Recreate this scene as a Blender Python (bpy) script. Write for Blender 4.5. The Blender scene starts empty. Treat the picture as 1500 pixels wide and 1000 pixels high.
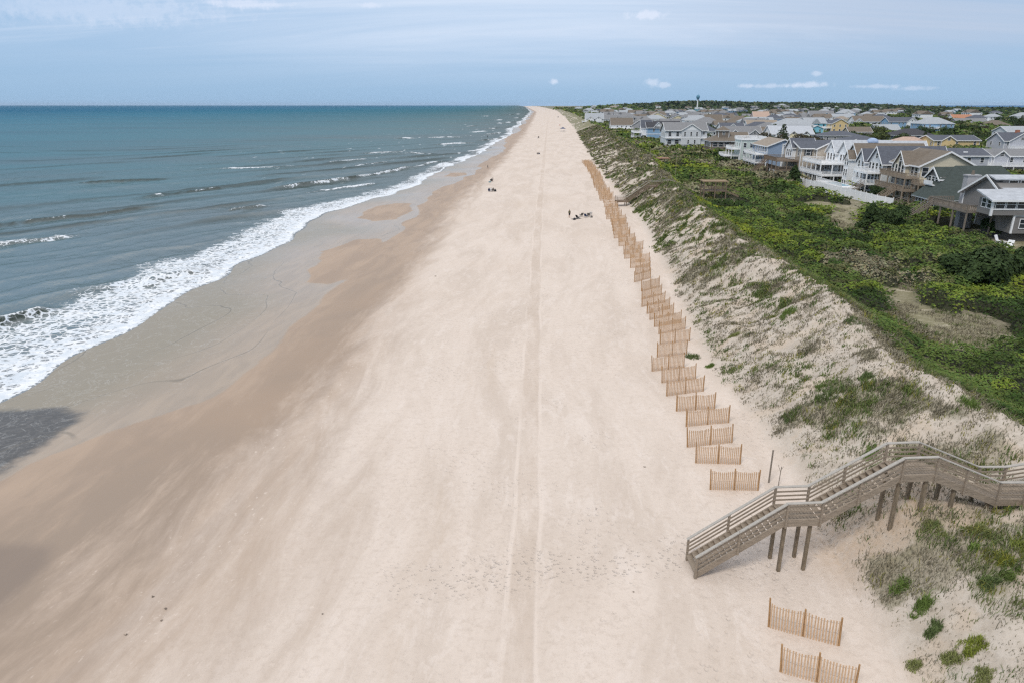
import bpy, bmesh, math, random
import numpy as np
from mathutils import Vector, Matrix
random.seed(7); RNG = np.random.default_rng(11)
SC = bpy.context.scene; COL = SC.collection
PITCH = math.radians(19.1); CAM_H = 25.0

# ------------------------------------------------------------------ numbers: survey of the coast (points read off a map of the place)
def gp(px, py, z=0.0):
    a = (px-750)/1000; b = (500-py)/1000
    dy = math.cos(PITCH)+b*math.sin(PITCH); dz = -math.sin(PITCH)+b*math.cos(PITCH)
    t = (z-CAM_H)/dz
    return (a*t, dy*t)
class Line:
    """a line of the coast as x(y)"""
    def __init__(s, pts, z, lo=None, cusp=None):
        s.cusp = cusp
        w = sorted((gp(x, y, z)[::-1] for x, y in pts))
        s.y = np.array([p[0] for p in w]); s.x = np.array([p[1] for p in w])
        s.lo = s.x[0] if lo is None else lo
    def __call__(s, y):
        y = np.asarray(y, float)
        q = (np.interp(y, s.y, s.x)+np.interp(y*1.035+.4, s.y, s.x)+np.interp(y*.965-.4, s.y, s.x)+np.interp(y*1.07+.8, s.y, s.x)+np.interp(y*.93-.8, s.y, s.x))/5
        if s.cusp:
            a, p = s.cusp; g = 1+1.6*np.clip((y-140)/260, 0, 1); lo_ = np.clip((y-30)/25, 0, 1)*a
            q = q+lo_*(.8*np.sin(y/5.3+1.9*np.sin(y/17+p)+p)+1.1*g*np.sin(y/(19*g)+p*2)+.35*np.sin(y/2.3+p))
        return q
shore = Line([(-500,760),(0,588),(100,520),(210,455),(300,400),(400,350),(440,322),(480,304),(536,292),(576,280),(604,270),(628,254),(658,241),(690,229),(722,213),(738,200),(751,190),(768,175),(778,164),(769,156.5)], 0, None, (.95, .7))
film_l = Line([(-300,860),(0,705),(60,668),(130,645),(213,628),(269,590),(336,551),(392,523),(437,490),(432,470),(470,445),(520,412),(560,384),(568,347),(586,331),(611,312),(606,303),(622,289),(642,273),(692,254),(699,238),(726,226),(737,212),(746,202),(757,192),(773,175),(782,164),(770,156.5)], .5, None, (1.0, 2.9))
dry_l = Line([(0,1150),(165,1000),(300,850),(392,720),(478,600),(545,500),(600,405),(655,315),(722,250),(752,215),(768,195),(780,176),(786,164),(771,156.5)], 1.0)
toe = Line([(1310,1000),(1290,930),(1240,830),(1200,760),(1150,690),(1120,640),(1060,570),(1010,490),(985,420),(940,330),(925,310),(890,265),(870,240),(855,215),(845,195),(830,175),(815,162),(790,156.5)], 2.4)
crest = Line([(1560,660),(1500,620),(1420,580),(1330,545),(1250,480),(1200,430),(1100,370),(1040,320),(985,275),(940,225),(890,195),(850,172),(828,162),(795,156.5)], 7.6)
track = Line([(752,1150),(760,990),(772,760),(775,640),(782,450),(788,330),(795,250),(800,200),(803,170)], 1.6)

def hsh(ix, iy, seed):
    h = (ix.astype(np.int64)*374761393+iy.astype(np.int64)*668265263+seed*1442695041) & 0x7fffffff
    h = ((h ^ (h >> 13))*1274126177) & 0x7fffffff
    return ((h ^ (h >> 16)) & 0xffffff)/float(0xffffff)
def vn(x, y, seed=0):
    x = np.asarray(x, float); y = np.asarray(y, float)
    ix = np.floor(x); iy = np.floor(y); fx = x-ix; fy = y-iy
    fx = fx*fx*fx*(fx*(fx*6-15)+10); fy = fy*fy*fy*(fy*(fy*6-15)+10)
    a = hsh(ix, iy, seed); b = hsh(ix+1, iy, seed); c = hsh(ix, iy+1, seed); d = hsh(ix+1, iy+1, seed)
    return ((a*(1-fx)+b*fx)*(1-fy)+(c*(1-fx)+d*fx)*fy)*2-1
def fbm(x, y, o=4, seed=0, r=.5):
    s = 0; a = 1; t = 0; f = 1
    for k in range(o):
        s = s+a*vn(np.asarray(x)*f+17.3*k, np.asarray(y)*f-9.1*k, seed+k); t += a; a *= r; f *= 2.03
    return s/t
def sst(a, b, x):
    t = np.clip((x-a)/(b-a), 0, 1); return t*t*(3-2*t)
def sdf(poly, x, y):
    """signed distance to a polygon, positive inside"""
    d = np.full(x.shape, 1e9); ins = np.zeros(x.shape, bool); n = len(poly)
    for i in range(n):
        ax, ay = poly[i]; bx, by = poly[(i+1) % n]
        ex, ey = bx-ax, by-ay; t = np.clip(((x-ax)*ex+(y-ay)*ey)/(ex*ex+ey*ey+1e-9), 0, 1)
        d = np.minimum(d, np.hypot(x-ax-t*ex, y-ay-t*ey))
        c = ((ay > y) != (by > y)) & (x < (bx-ax)*(y-ay)/((by-ay) if by != ay else 1e-9)+ax)
        ins ^= c
    return np.where(ins, d, -d)
P = lambda pts, z: [gp(x, y, z) for x, y in pts]
Z1 = lambda pts: [(x/1.786, y/1.786+140) for x, y in pts]
BARS = [P(Z1([(805,490),(860,500),(905,485),(960,450),(1000,415),(1005,390),(985,378),(935,380),(880,398),(840,408),(835,440),(810,465)]), .4),
        P(Z1([(942,320),(975,330),(1040,328),(1075,305),(1070,285),(1030,282),(980,290),(955,305)]), .4),
        P(Z1([(1165,211),(1190,213),(1222,209),(1218,203),(1180,202)]), .4)]
TONGUE = P([(-300,560),(-60,590),(40,597),(95,595),(128,603),(112,622),(75,645),(40,668),(0,700),(-200,800)], .3)
PUDDLE = P([(-200,760),(0,797),(50,797),(78,803),(70,830),(40,860),(0,900),(-200,960)], .8)
CLEAR = [P([(1296,412),(1335,404),(1362,430),(1400,440),(1392,428),(1440,440),(1475,458),(1492,482),(1450,512),(1380,512),(1318,492),(1292,450)], 5.0),
         P([(1208,318),(1225,300),(1248,305),(1262,322),(1268,345),(1240,348),(1222,335)], 4.2),
         P([(1168,293),(1200,291),(1260,299),(1262,307),(1200,303),(1165,298)], 4.0),
         P([(1462,352),(1520,352),(1520,392),(1486,384),(1466,372)], 3.6)]

def ground_h(x, y):
    x = np.asarray(x, float); y = np.asarray(y, float)
    xs = shore(y); xt = toe(y); xc = crest(y)
    f = (x-xs)/(xt-xs)
    beach = np.where(f > 0, 2.4*np.clip(f, 0, 1)**1.05, np.maximum((x-xs)*.035, -6))
    beach = beach+np.clip(f, 0, 1)*.05*fbm(x*.22, y*.1, 3, 3)
    u = x-xt; W = np.maximum(xc-xt, 6)
    s = np.clip(u/W, 0, 1.0)
    face = 5.3*(.80*s+.20*sst(0, 1, s))
    near = np.exp(-((y-31)/5.0)**2)
    bump = fbm(x*.16, y*.12, 4, 5)*1.1+fbm(x*.42, y*.36, 4, 9)*.62
    rid = 1-np.abs(fbm(x*.09+y*.05, y*.035, 3, 21))*2
    face = face+sst(.05, .4, s)*(bump+rid*.5)-near*sst(0, .7, s)*1.0+near*.9*sst(0, .3, s)*(1-sst(.3, 1, s))+1.3*np.exp(-((x-20.6)/3.2)**2-((y-30.3)/4.5)**2)
    v = u-W
    back = 7.7+sst(.05, .4, s)*(bump+rid*.5)-near*1.0
    gr = 3.4+fbm(x*.03, y*.03, 3, 31)*.5
    k = .78*sst(-.6, 8, v)+.22*sst(3, 28, v)
    land = back*(1-k)+gr*k
    hill = 22*np.exp(-((x-610)/260)**2-((y-2500)/330)**2)+17*np.exp(-((x-1050)/330)**2-((y-2700)/380)**2)+6*np.exp(-((x-330)/130)**2-((y-2500)/400)**2)
    land = land+hill
    land = np.where(v > 2400, land*(1-sst(2500, 3000, v))-3*sst(2500, 3000, v), land)
    return np.where(u < 0, beach, np.where(v < 0, 2.4+face, land))
def gz(x, y): return float(ground_h(np.array([x]), np.array([y]))[0])

# ------------------------------------------------------------------ mesh helpers
def np_mesh(name, V, F, mats, attrs=None, smooth=True, mi=None, parent=None):
    V = np.asarray(V, np.float32); F = np.asarray(F, np.int32)
    me = bpy.data.meshes.new(name); n, k = F.shape
    me.vertices.add(len(V)); me.vertices.foreach_set('co', V.ravel())
    me.loops.add(n*k); me.loops.foreach_set('vertex_index', F.ravel())
    me.polygons.add(n); me.polygons.foreach_set('loop_start', np.arange(0, n*k, k, dtype=np.int32))
    me.polygons.foreach_set('loop_total', np.full(n, k, np.int32))
    me.polygons.foreach_set('use_smooth', np.full(n, smooth, bool))
    for m in (mats if isinstance(mats, (list, tuple)) else [mats]): me.materials.append(m)
    if mi is not None: me.polygons.foreach_set('material_index', np.asarray(mi, np.int32))
    for k2, a in (attrs or {}).items():
        a = np.asarray(a, np.float32)
        if a.ndim == 1:
            at = me.attributes.new(k2, 'FLOAT', 'POINT'); at.data.foreach_set('value', a)
        else:
            at = me.attributes.new(k2, 'FLOAT_COLOR', 'POINT')
            at.data.foreach_set('color', np.c_[a, np.ones(len(a), np.float32)].astype(np.float32).ravel())
    me.update(); me.validate()
    o = bpy.data.objects.new(name, me); COL.objects.link(o)
    if parent is not None: o.parent = parent
    return o
def grid_faces(nr, nc):
    i = np.arange(nr*nc).reshape(nr, nc)
    return np.stack([i[:-1,:-1], i[:-1,1:], i[1:,1:], i[1:,:-1]], -1).reshape(-1, 4)
def tag(o, label=None, cat=None, group=None, kind=None):
    if label: o['label'] = label
    if cat: o['category'] = cat
    if group: o['group'] = group
    if kind: o['kind'] = kind
    return o
def empty(name, loc=(0,0,0), rz=0, label=None, cat=None, group=None):
    o = bpy.data.objects.new(name, None); COL.objects.link(o); o.empty_display_size = .3
    o.location = loc; o.rotation_euler = (0,0,rz)
    return tag(o, label, cat, group)
def copy_tree(o, parent=None):
    c = o.copy(); COL.objects.link(c)
    if parent is not None: c.parent = parent
    for ch in o.children: copy_tree(ch, c)
    return c
class MB:
    def __init__(s): s.v = []; s.f = []; s.m = []; s.cur = 0
    def add(s, vs, fs):
        b = len(s.v); s.v += [tuple(p) for p in vs]; s.f += [tuple(b+i for i in f) for f in fs]; s.m += [s.cur]*len(fs)
    def box(s, x0, x1, y0, y1, z0, z1):
        s.add([(x0,y0,z0),(x1,y0,z0),(x1,y1,z0),(x0,y1,z0),(x0,y0,z1),(x1,y0,z1),(x1,y1,z1),(x0,y1,z1)],
              [(3,2,1,0),(4,5,6,7),(0,1,5,4),(1,2,6,5),(2,3,7,6),(3,0,4,7)])
    def beam(s, a, b, w, h, up=(0,0,1)):
        a = Vector(a); b = Vector(b); d = (b-a).normalized(); u = Vector(up)
        r = d.cross(u)
        r = Vector((1,0,0)) if r.length < 1e-4 else r.normalized()
        q = r.cross(d).normalized(); r = r*(w/2); q = q*(h/2)
        s.add([a-r-q,a+r-q,a+r+q,a-r+q,b-r-q,b+r-q,b+r+q,b-r+q],[(0,1,2,3),(7,6,5,4),(0,4,5,1),(1,5,6,2),(2,6,7,3),(3,7,4,0)])
    def tube(s, pts, rad, n=6):
        pts = [Vector(p) for p in pts]; rs = rad if isinstance(rad, (list, tuple)) else [rad]*len(pts)
        b = []; 
        for i, p in enumerate(pts):
            d = (pts[min(i+1, len(pts)-1)]-pts[max(i-1, 0)]).normalized()
            r = d.orthogonal().normalized(); q = d.cross(r)
            b += [p+(r*math.cos(6.2832*k/n)+q*math.sin(6.2832*k/n))*rs[i] for k in range(n)]
        f = [(i*n+k, i*n+(k+1) % n, (i+1)*n+(k+1) % n, (i+1)*n+k) for i in range(len(pts)-1) for k in range(n)]
        f += [tuple(range(n))[::-1], tuple((len(pts)-1)*n+k for k in range(n))]
        s.add(b, f)
    def prism(s, poly, axis, a, b):
        """extrude a convex/simple polygon of (p,q) along axis from a to b"""
        n = len(poly)
        mk = {'x': lambda p, q, t: (t,p,q), 'y': lambda p, q, t: (p,t,q), 'z': lambda p, q, t: (p,q,t)}[axis]
        s.add([mk(p,q,a) for p,q in poly]+[mk(p,q,b) for p,q in poly],
              [tuple(range(n)), tuple(range(2*n-1, n-1, -1))]+[(i,n+i,n+(i+1) % n,(i+1) % n) for i in range(n)])
    def lathe(s, prof, n=12, c=(0,0)):
        vs = [(c[0]+r*math.cos(6.2832*k/n), c[1]+r*math.sin(6.2832*k/n), z) for r, z in prof for k in range(n)]
        s.add(vs, [(i*n+k, i*n+(k+1) % n, (i+1)*n+(k+1) % n, (i+1)*n+k) for i in range(len(prof)-1) for k in range(n)]+[tuple(range(n))[::-1], tuple((len(prof)-1)*n+k for k in range(n))])
    def mesh(s, name, mats):
        me = bpy.data.meshes.new(name); me.from_pydata(s.v, [], s.f)
        for m in (mats if isinstance(mats, (list, tuple)) else [mats]): me.materials.append(m)
        if any(s.m): me.polygons.foreach_set('material_index', s.m)
        bm = bmesh.new(); bm.from_mesh(me); bmesh.ops.recalc_face_normals(bm, faces=bm.faces); bm.to_mesh(me); bm.free()
        me.update(); return me
    def build(s, name, mats, parent=None):
        o = bpy.data.objects.new(name, s.mesh(name, mats)); COL.objects.link(o)
        if parent is not None: o.parent = parent
        return o
def put(name, me, parent=None, loc=(0,0,0), rz=0):
    o = bpy.data.objects.new(name, me); COL.objects.link(o); o.location = loc; o.rotation_euler = (0,0,rz)
    if parent is not None: o.parent = parent
    return o

# ------------------------------------------------------------------ material helpers
class NT:
    def __init__(s, nt): s.nt = nt
    def n(s, t, **kw):
        nd = s.nt.nodes.new(t)
        for k, v in kw.items(): setattr(nd, k, v)
        return nd
    def put(s, sock, v):
        if v is None: return
        if hasattr(v, 'is_linked'): s.nt.links.new(v, sock)
        elif hasattr(sock, 'default_value'):
            try: sock.default_value = v
            except Exception: sock.default_value = (*v, 1.0)
    def attr(s, name, out='Fac'): return s.n('ShaderNodeAttribute', attribute_name=name).outputs[out]
    def pos(s): return s.n('ShaderNodeNewGeometry').outputs['Position']
    def math(s, op, a, b=None, c=None, clamp=False):
        nd = s.n('ShaderNodeMath', operation=op, use_clamp=clamp)
        for i, v in enumerate((a, b, c)): s.put(nd.inputs[i], v)
        return nd.outputs[0]
    def noise(s, vec, scale, detail=4, rough=.55, dist=0, out='Fac'):
        nd = s.n('ShaderNodeTexNoise'); s.put(nd.inputs['Vector'], vec)
        for k, v in (('Scale',scale),('Detail',detail),('Roughness',rough),('Distortion',dist)): s.put(nd.inputs[k], v)
        return nd.outputs[out]
    def vor(s, vec, scale, feature='F1', out='Distance', rnd=1):
        nd = s.n('ShaderNodeTexVoronoi', feature=feature); s.put(nd.inputs['Vector'], vec); s.put(nd.inputs['Scale'], scale); s.put(nd.inputs['Randomness'], rnd)
        return nd.outputs[out]
    def comb(s, x, y, z=0.0):
        nd = s.n('ShaderNodeCombineXYZ'); s.put(nd.inputs[0], x); s.put(nd.inputs[1], y); s.put(nd.inputs[2], z); return nd.outputs[0]
    def sep(s, v):
        nd = s.n('ShaderNodeSeparateXYZ'); s.put(nd.inputs[0], v); return nd.outputs
    def scale(s, v, sc):
        nd = s.n('ShaderNodeMapping'); s.put(nd.inputs['Vector'], v); nd.inputs['Scale'].default_value = sc; return nd.outputs[0]
    def ss(s, a, b, x):
        nd = s.n('ShaderNodeMapRange', interpolation_type='SMOOTHSTEP'); s.put(nd.inputs['Value'], x)
        s.put(nd.inputs['From Min'], a); s.put(nd.inputs['From Max'], b); return nd.outputs['Result']
    def lin(s, a, b, x, c=0.0, d=1.0):
        nd = s.n('ShaderNodeMapRange'); s.put(nd.inputs['Value'], x); s.put(nd.inputs['From Min'], a); s.put(nd.inputs['From Max'], b)
        s.put(nd.inputs['To Min'], c); s.put(nd.inputs['To Max'], d); return nd.outputs['Result']
    def mix(s, f, a, b):
        nd = s.n('ShaderNodeMix', data_type='RGBA'); s.put(nd.inputs[0], f)
        for i, v in ((6,a),(7,b)): s.put(nd.inputs[i], (*v, 1.0) if isinstance(v, tuple) and len(v) == 3 else v)
        return nd.outputs[2]
    def ramp(s, f, stops):
        nd = s.n('ShaderNodeValToRGB'); s.put(nd.inputs[0], f); e = nd.color_ramp.elements
        while len(e) < len(stops): e.new(.5)
        for k, (p, c) in enumerate(stops): e[k].position = p; e[k].color = (*c, 1)
        return nd.outputs[0]
    def bump(s, h, strength=.3, dist=.1, normal=None):
        nd = s.n('ShaderNodeBump'); s.put(nd.inputs['Height'], h); s.put(nd.inputs['Strength'], strength); s.put(nd.inputs['Distance'], dist); s.put(nd.inputs['Normal'], normal)
        return nd.outputs[0]
def new_mat(name):
    m = bpy.data.materials.new(name); m.use_nodes = True
    N = NT(m.node_tree); b = m.node_tree.nodes['Principled BSDF']
    return m, N, b
_mc = {}
def flat(name, c, rough=.75, var=.12, scale=1.5, metal=0, spec=.3, grain=None, bump=0):
    """plain painted/wooden/stony surface with blotches and, for wood, a grain"""
    if name in _mc: return _mc[name]
    m, N, b = new_mat(name)
    tc = N.n('ShaderNodeTexCoord').outputs['Object']
    v = N.scale(tc, grain) if grain else tc
    f = N.noise(v, scale, 5, .6)
    lo = tuple(x*(1-var*1.4) for x in c); hi = tuple(min(1, x*(1+var)) for x in c)
    col = N.ramp(f, [(.28,lo),(.72,hi)])
    N.put(b.inputs['Base Color'], col); b.inputs['Roughness'].default_value = rough; b.inputs['Metallic'].default_value = metal
    b.inputs['Specular IOR Level'].default_value = spec
    if bump: N.put(b.inputs['Normal'], N.bump(f, bump, .05))
    _mc[name] = m; return m

# ------------------------------------------------------------------ the ground: one sheet from the sea bed over beach, dune and town
def seq(*parts):
    out = []
    for a, b, st in parts: out.append(np.arange(a, b, st))
    return np.concatenate(out)
def geo(a, b, r):
    o = [a]
    while o[-1] < b: o.append(o[-1]*r)
    return np.array(o)
gu = np.concatenate([seq((-420,-130,30),(-130,-75,3),(-75,-14,.6),(-14,24,.33),(24,62,.8),(62,150,2.5)), geo(150, 9000, 1.12)])
gy = np.concatenate([seq((-60,16,2),(16,70,.3),(70,140,.5),(140,300,1),(300,700,2.5)), geo(700, 12500, 1.03)])
U, Y = np.meshgrid(gu, gy); X = U+toe(Y)
Zg = ground_h(X, Y)
near_m = (Y < 700) & (U < 5)
film = np.minimum(film_l(Y)-X+fbm(X*.08, Y*.05, 4, 41)*1.6, 40.)
for bpoly in BARS:
    d = np.full(X.shape, -50.); d[near_m] = sdf(bpoly, X[near_m], Y[near_m])+fbm(X[near_m]*.22, Y[near_m]*.16, 4, 43)*1.3
    film = np.minimum(film, -d)
tong = np.full(X.shape, -50.); q = (Y < 120) & (X < 0); tong[q] = sdf(TONGUE, X[q], Y[q])
pud = np.full(X.shape, -50.); pud[q] = sdf(PUDDLE, X[q], Y[q])
Zg = Zg-.04*sst(-.5, 1.5, film)*(U < 0)
moist = np.clip((dry_l(Y)-X)/np.maximum(dry_l(Y)-film_l(Y), 4), -2, 2)
W_ = np.maximum(crest(Y)-toe(Y), 6)
BLOBS = [(*gp(1405,835,4.5),2.2,.34), (*gp(1450,905,4.2),1.8,.30), (*gp(1225,590,5.5),1.8,.16), (*gp(1460,630,7),3,.25), (*gp(1300,870,3.2),.9,.3)]
def dune_cover(x, y):
    """share of the dune's sand that is grown over, 0..1"""
    xt = toe(y); w = np.maximum(crest(y)-xt, 6); s = (x-xt)/w
    nr = 1-sst(60, 120, y)
    a = .30+.02*nr-.10*np.exp(-((y-95)/38)**2)+sum(k_*np.exp(-(((x-bx_)**2+(y-by_)**2)/r_**2)) for bx_, by_, r_, k_ in BLOBS)+.26*sst(.2, 1.0, s)*(1-.35*nr)+.15*sst(70, 190, y)*sst(0, .3, s)+.25*sst(300, 700, y)
    n = fbm(x*.17+y*.1, y*.11-x*.06, 4, 61, .6)
    n2 = fbm(x*.8, y*.8, 3, 65)
    n3 = fbm(x*.45, y*.4, 3, 67)
    c = sst(-.12-.16*nr, .16+.22*nr, n*(1.1-.35*nr)+n3*.65*nr+n2*.3+a-.52)
    c = c*(1-.8*nr*sst(.86, .94, s)*(1-sst(1.03, 1.10, s)))
    edge = sst(.02, .14, s+n*.12)
    c = np.where(s > 1, np.maximum(c, sst(1.02, 1.3, s+n*.16)), c)
    path = np.exp(-((y-31-(x-16)*.1)/2.2)**2)*(s < 1.3)
    return c*edge*(1-path*.9)
cover = np.where(U > -1, dune_cover(X, Y), 0.)
clear = np.full(X.shape, -99.)
for cp in CLEAR: 
    q = (Y < 260) & (X > 20) & (X < 140)
    d = np.full(X.shape, -99.); d[q] = sdf(cp, X[q], Y[q])+fbm(X[q]*.2, Y[q]*.2, 3, 71)*1.8; clear = np.maximum(clear, d)
V = np.stack([X, Y, Zg], -1).reshape(-1, 3)

m_g, N, b = new_mat('coast_ground')
pos = N.pos(); sx, sy, sz = N.sep(pos)
cu = N.attr('cu'); aw = N.attr('moist'); af = N.attr('film'); at = N.attr('trk'); ac = N.attr('cover'); al = N.attr('back'); ao = N.attr('tongue'); ap = N.attr('puddle'); acl = N.attr('clear')
st = N.comb(cu, N.math('MULTIPLY', sy, .21), 0)
n_st = N.noise(st, .22, 9, .68, .6); n_st2 = N.noise(N.comb(cu, N.math('MULTIPLY', sy, .32), 3.1), .9, 8, .72, .6)
n_big = N.noise(pos, .045, 4, .55, .3); n_fine = N.noise(pos, 2.6, 8, .72); n_grain = N.noise(pos, 14, 5, .7)
sand = N.mix(N.ss(.38, .66, n_st), (.66,.565,.488), (.57,.48,.405))
sand = N.mix(N.math('MULTIPLY', N.ss(.50, .64, n_st2), .55), sand, (.70,.61,.54))
sand = N.mix(N.math('MULTIPLY', N.ss(.45, .7, n_big), .4), sand, (.615,.51,.425))
sand = N.mix(N.math('MULTIPLY', N.ss(.46, .68, n_fine), N.lin(.35, .65, n_big, .28, .62)), sand, (.50,.415,.345))
sand = N.mix(N.math('MULTIPLY', N.ss(.60, .68, n_grain), N.ss(.42, .62, N.noise(pos, .35, 4, .6))), sand, (.42,.345,.285))  # dark specks coloured in for the shading that the bump barely gives
# wheel ruts and the churned damp strip between them
wob = N.math('MULTIPLY', N.math('SUBTRACT', N.noise(N.comb(0.0, N.math('MULTIPLY', sy, .06), 0), 1, 2), .5), .8)
tk = N.math('ADD', at, wob)
band = N.math('MULTIPLY', N.ss(.85, .55, N.math('ABSOLUTE', tk)), N.ss(.36, .56, N.noise(N.comb(N.math('MULTIPLY', at, .6), N.math('MULTIPLY', sy, .12), 0), 1, 5, .65)))
sand = N.mix(N.math('MULTIPLY', band, .34), sand, (.47,.375,.295))
rut = N.math('MULTIPLY', N.ss(.22, .06, N.math('ABSOLUTE', N.math('SUBTRACT', N.math('ABSOLUTE', tk), .78))), N.ss(.42, .6, N.noise(N.comb(at, N.math('MULTIPLY', sy, .07), 9), 1, 5, .65)))
sand = N.mix(N.math('MULTIPLY', rut, .6), sand, (.70,.60,.52))
tk3 = N.math('SUBTRACT', tk, -4.6)
band3 = N.math('MULTIPLY', N.ss(2.6, .6, N.math('ABSOLUTE', tk3)), N.ss(.48, .68, N.noise(N.comb(N.math('MULTIPLY', at, .35), N.math('MULTIPLY', sy, .05), 4), 1, 5, .7)))
sand = N.mix(N.math('MULTIPLY', band3, .3), sand, (.50,.395,.30))
# a trodden line of footprints from the stairs to the water
tl = N.math('ADD', N.math('SUBTRACT', sy, N.math('ADD', 30.0, N.math('MULTIPLY', sx, .12))), N.math('MULTIPLY', N.math('SUBTRACT', N.noise(N.comb(N.math('MULTIPLY', sx, .25), 0.0, 0), 1, 2), .5), 3.0))
trod = N.math('MULTIPLY', N.ss(2.2, .5, N.math('ABSOLUTE', tl)), N.ss(-9, -3, sx))
fv = N.vor(N.comb(N.math('MULTIPLY', sx, .8), sy, 0), 4.2)
foot = N.math('MULTIPLY', N.ss(.34, .16, fv), N.math('MULTIPLY', trod, N.ss(.3, .5, N.noise(pos, .9, 3))))
# moist sand
mo = N.math('ADD', aw, N.math('ADD', N.math('MULTIPLY', N.math('SUBTRACT', n_st, .5), 1.1), N.math('MULTIPLY', N.math('SUBTRACT', n_st2, .5), .55)))
mo1 = N.ss(-.5, .42, mo); mo2 = N.math('MULTIPLY', N.ss(.05, .45, mo), N.math('MULTIPLY', N.ss(1.0, .55, mo), N.ss(130, 60, sy)))
damp = N.mix(N.ss(.36, .66, N.noise(st, .35, 5, .6, .8)), (.415,.315,.238), (.35,.268,.207))
damp = N.mix(N.math('MULTIPLY', N.ss(.55, .8, n_st2), .5), damp, (.43,.325,.24))
damp2 = N.mix(N.ss(.4, .65, n_big), (.315,.246,.192), (.36,.27,.202))
damp = N.mix(mo2, damp, damp2)
col = N.mix(mo1, sand, damp)
speck = N.math('MULTIPLY', N.ss(.60, .70, N.noise(N.comb(cu, N.math('MULTIPLY', sy, .6), 0), 3.2, 4, .62)), N.ss(-.75, -.2, mo))
speck = N.math('MULTIPLY', speck, N.math('MULTIPLY', N.ss(.42, .0, mo), N.ss(.40, .60, N.noise(st, .6, 5, .65))))
col = N.mix(N.math('MULTIPLY', speck, .8), col, (.66,.56,.48))
# puddle stain, water film, backwash tongue
pm = N.ss(-.6, .7, N.math('ADD', ap, N.math('MULTIPLY', N.math('SUBTRACT', n_fine, .5), .6)))
col = N.mix(N.math('MULTIPLY', pm, .55), col, (.20,.16,.135))
fl = N.ss(-.25, .35, N.math('ADD', af, N.math('MULTIPLY', N.math('SUBTRACT', N.noise(pos, .5, 5, .6), .5), .9)))
filmc = N.mix(N.ss(.35, .65, N.noise(st, .5, 5, .6, 1.0)), (.395,.32,.25), (.345,.283,.225))
filmc = N.mix(N.ss(2.5, 13, af), filmc, (.285,.248,.19))
col = N.mix(fl, col, filmc)
tm = N.ss(-.5, .9, N.math('ADD', ao, N.math('MULTIPLY', N.math('SUBTRACT', N.noise(pos, .35, 5, .6), .5), 3.2)))
rip = N.noise(N.comb(N.math('MULTIPLY', cu, .7), sy, 0), 1.5, 5, .6, 1.2)
col = N.mix(tm, col, N.mix(N.ss(.45, .6, rip), (.10,.094,.088), (.128,.12,.112)))
lace = N.math('MULTIPLY', N.math('MAXIMUM', tm, N.math('MULTIPLY', fl, N.ss(2., 9., af))), N.ss(.010, .003, N.math('ABSOLUTE', N.math('SUBTRACT', N.noise(pos, .35, 6, .62, .9), .5))))
col = N.mix(N.math('MULTIPLY', lace, .22), col, (.62,.62,.60))
# thin rims where one sheet of swash stopped on another
sr = N.math('ADD', N.math('MULTIPLY', af, .17), N.math('MULTIPLY', N.noise(N.comb(cu, N.math('MULTIPLY', sy, .5), 2), .045, 2, .4, .3), 5.0))
rim = N.math('ABSOLUTE', N.math('SUBTRACT', N.math('FRACT', sr), .5))
rimk = N.math('MULTIPLY', N.math('MULTIPLY', fl, N.ss(.5, 2.5, af)), N.ss(.36, .56, N.noise(pos, .07, 3, .5)))
col = N.mix(N.math('MULTIPLY', N.math('MULTIPLY', N.ss(.022, .004, rim), rimk), .6), col, (.14,.125,.10))
col = N.mix(N.math('MULTIPLY', N.math('MULTIPLY', N.ss(.10, .03, rim), N.ss(.5, .75, n_fine)), N.math('MULTIPLY', rimk, .5)), col, (.55,.53,.50))
# dune: pale sand, litter and low growth
dl = N.noise(pos, 1.1, 7, .7)
ds = N.mix(N.ss(.4, .62, dl), (.53,.465,.395), (.455,.39,.32))
ds = N.mix(N.math('MULTIPLY', N.ss(.52, .66, N.noise(pos, .33, 4)), .5), ds, (.53,.42,.315))
ds = N.mix(N.math('MULTIPLY', N.ss(.56, .64, N.noise(pos, 4.5, 6, .75)), N.lin(0, 1, ac, .25, 1.)), ds, (.27,.235,.175))
isd = N.ss(-.6, 1.6, cu)
col = N.mix(isd, col, ds)
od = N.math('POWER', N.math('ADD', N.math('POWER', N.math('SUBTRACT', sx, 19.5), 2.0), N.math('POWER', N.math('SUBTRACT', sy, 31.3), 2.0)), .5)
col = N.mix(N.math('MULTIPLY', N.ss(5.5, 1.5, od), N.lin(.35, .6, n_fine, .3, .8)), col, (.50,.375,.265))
gcol = N.mix(N.ss(.38, .6, N.noise(pos, .5, 5, .65)), (.235,.215,.14), (.17,.175,.085))
gcol = N.mix(N.ss(.45, .65, N.noise(pos, .14, 4, .6)), gcol, (.29,.26,.19))
far = N.ss(70, 200, sy)
gm = N.math('MULTIPLY', N.ss(.25, .75, N.math('ADD', ac, N.math('MULTIPLY', N.math('SUBTRACT', n_fine, .5), .9))), N.lin(0, 1, far, .55, .95))
col = N.mix(gm, col, gcol)
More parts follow.
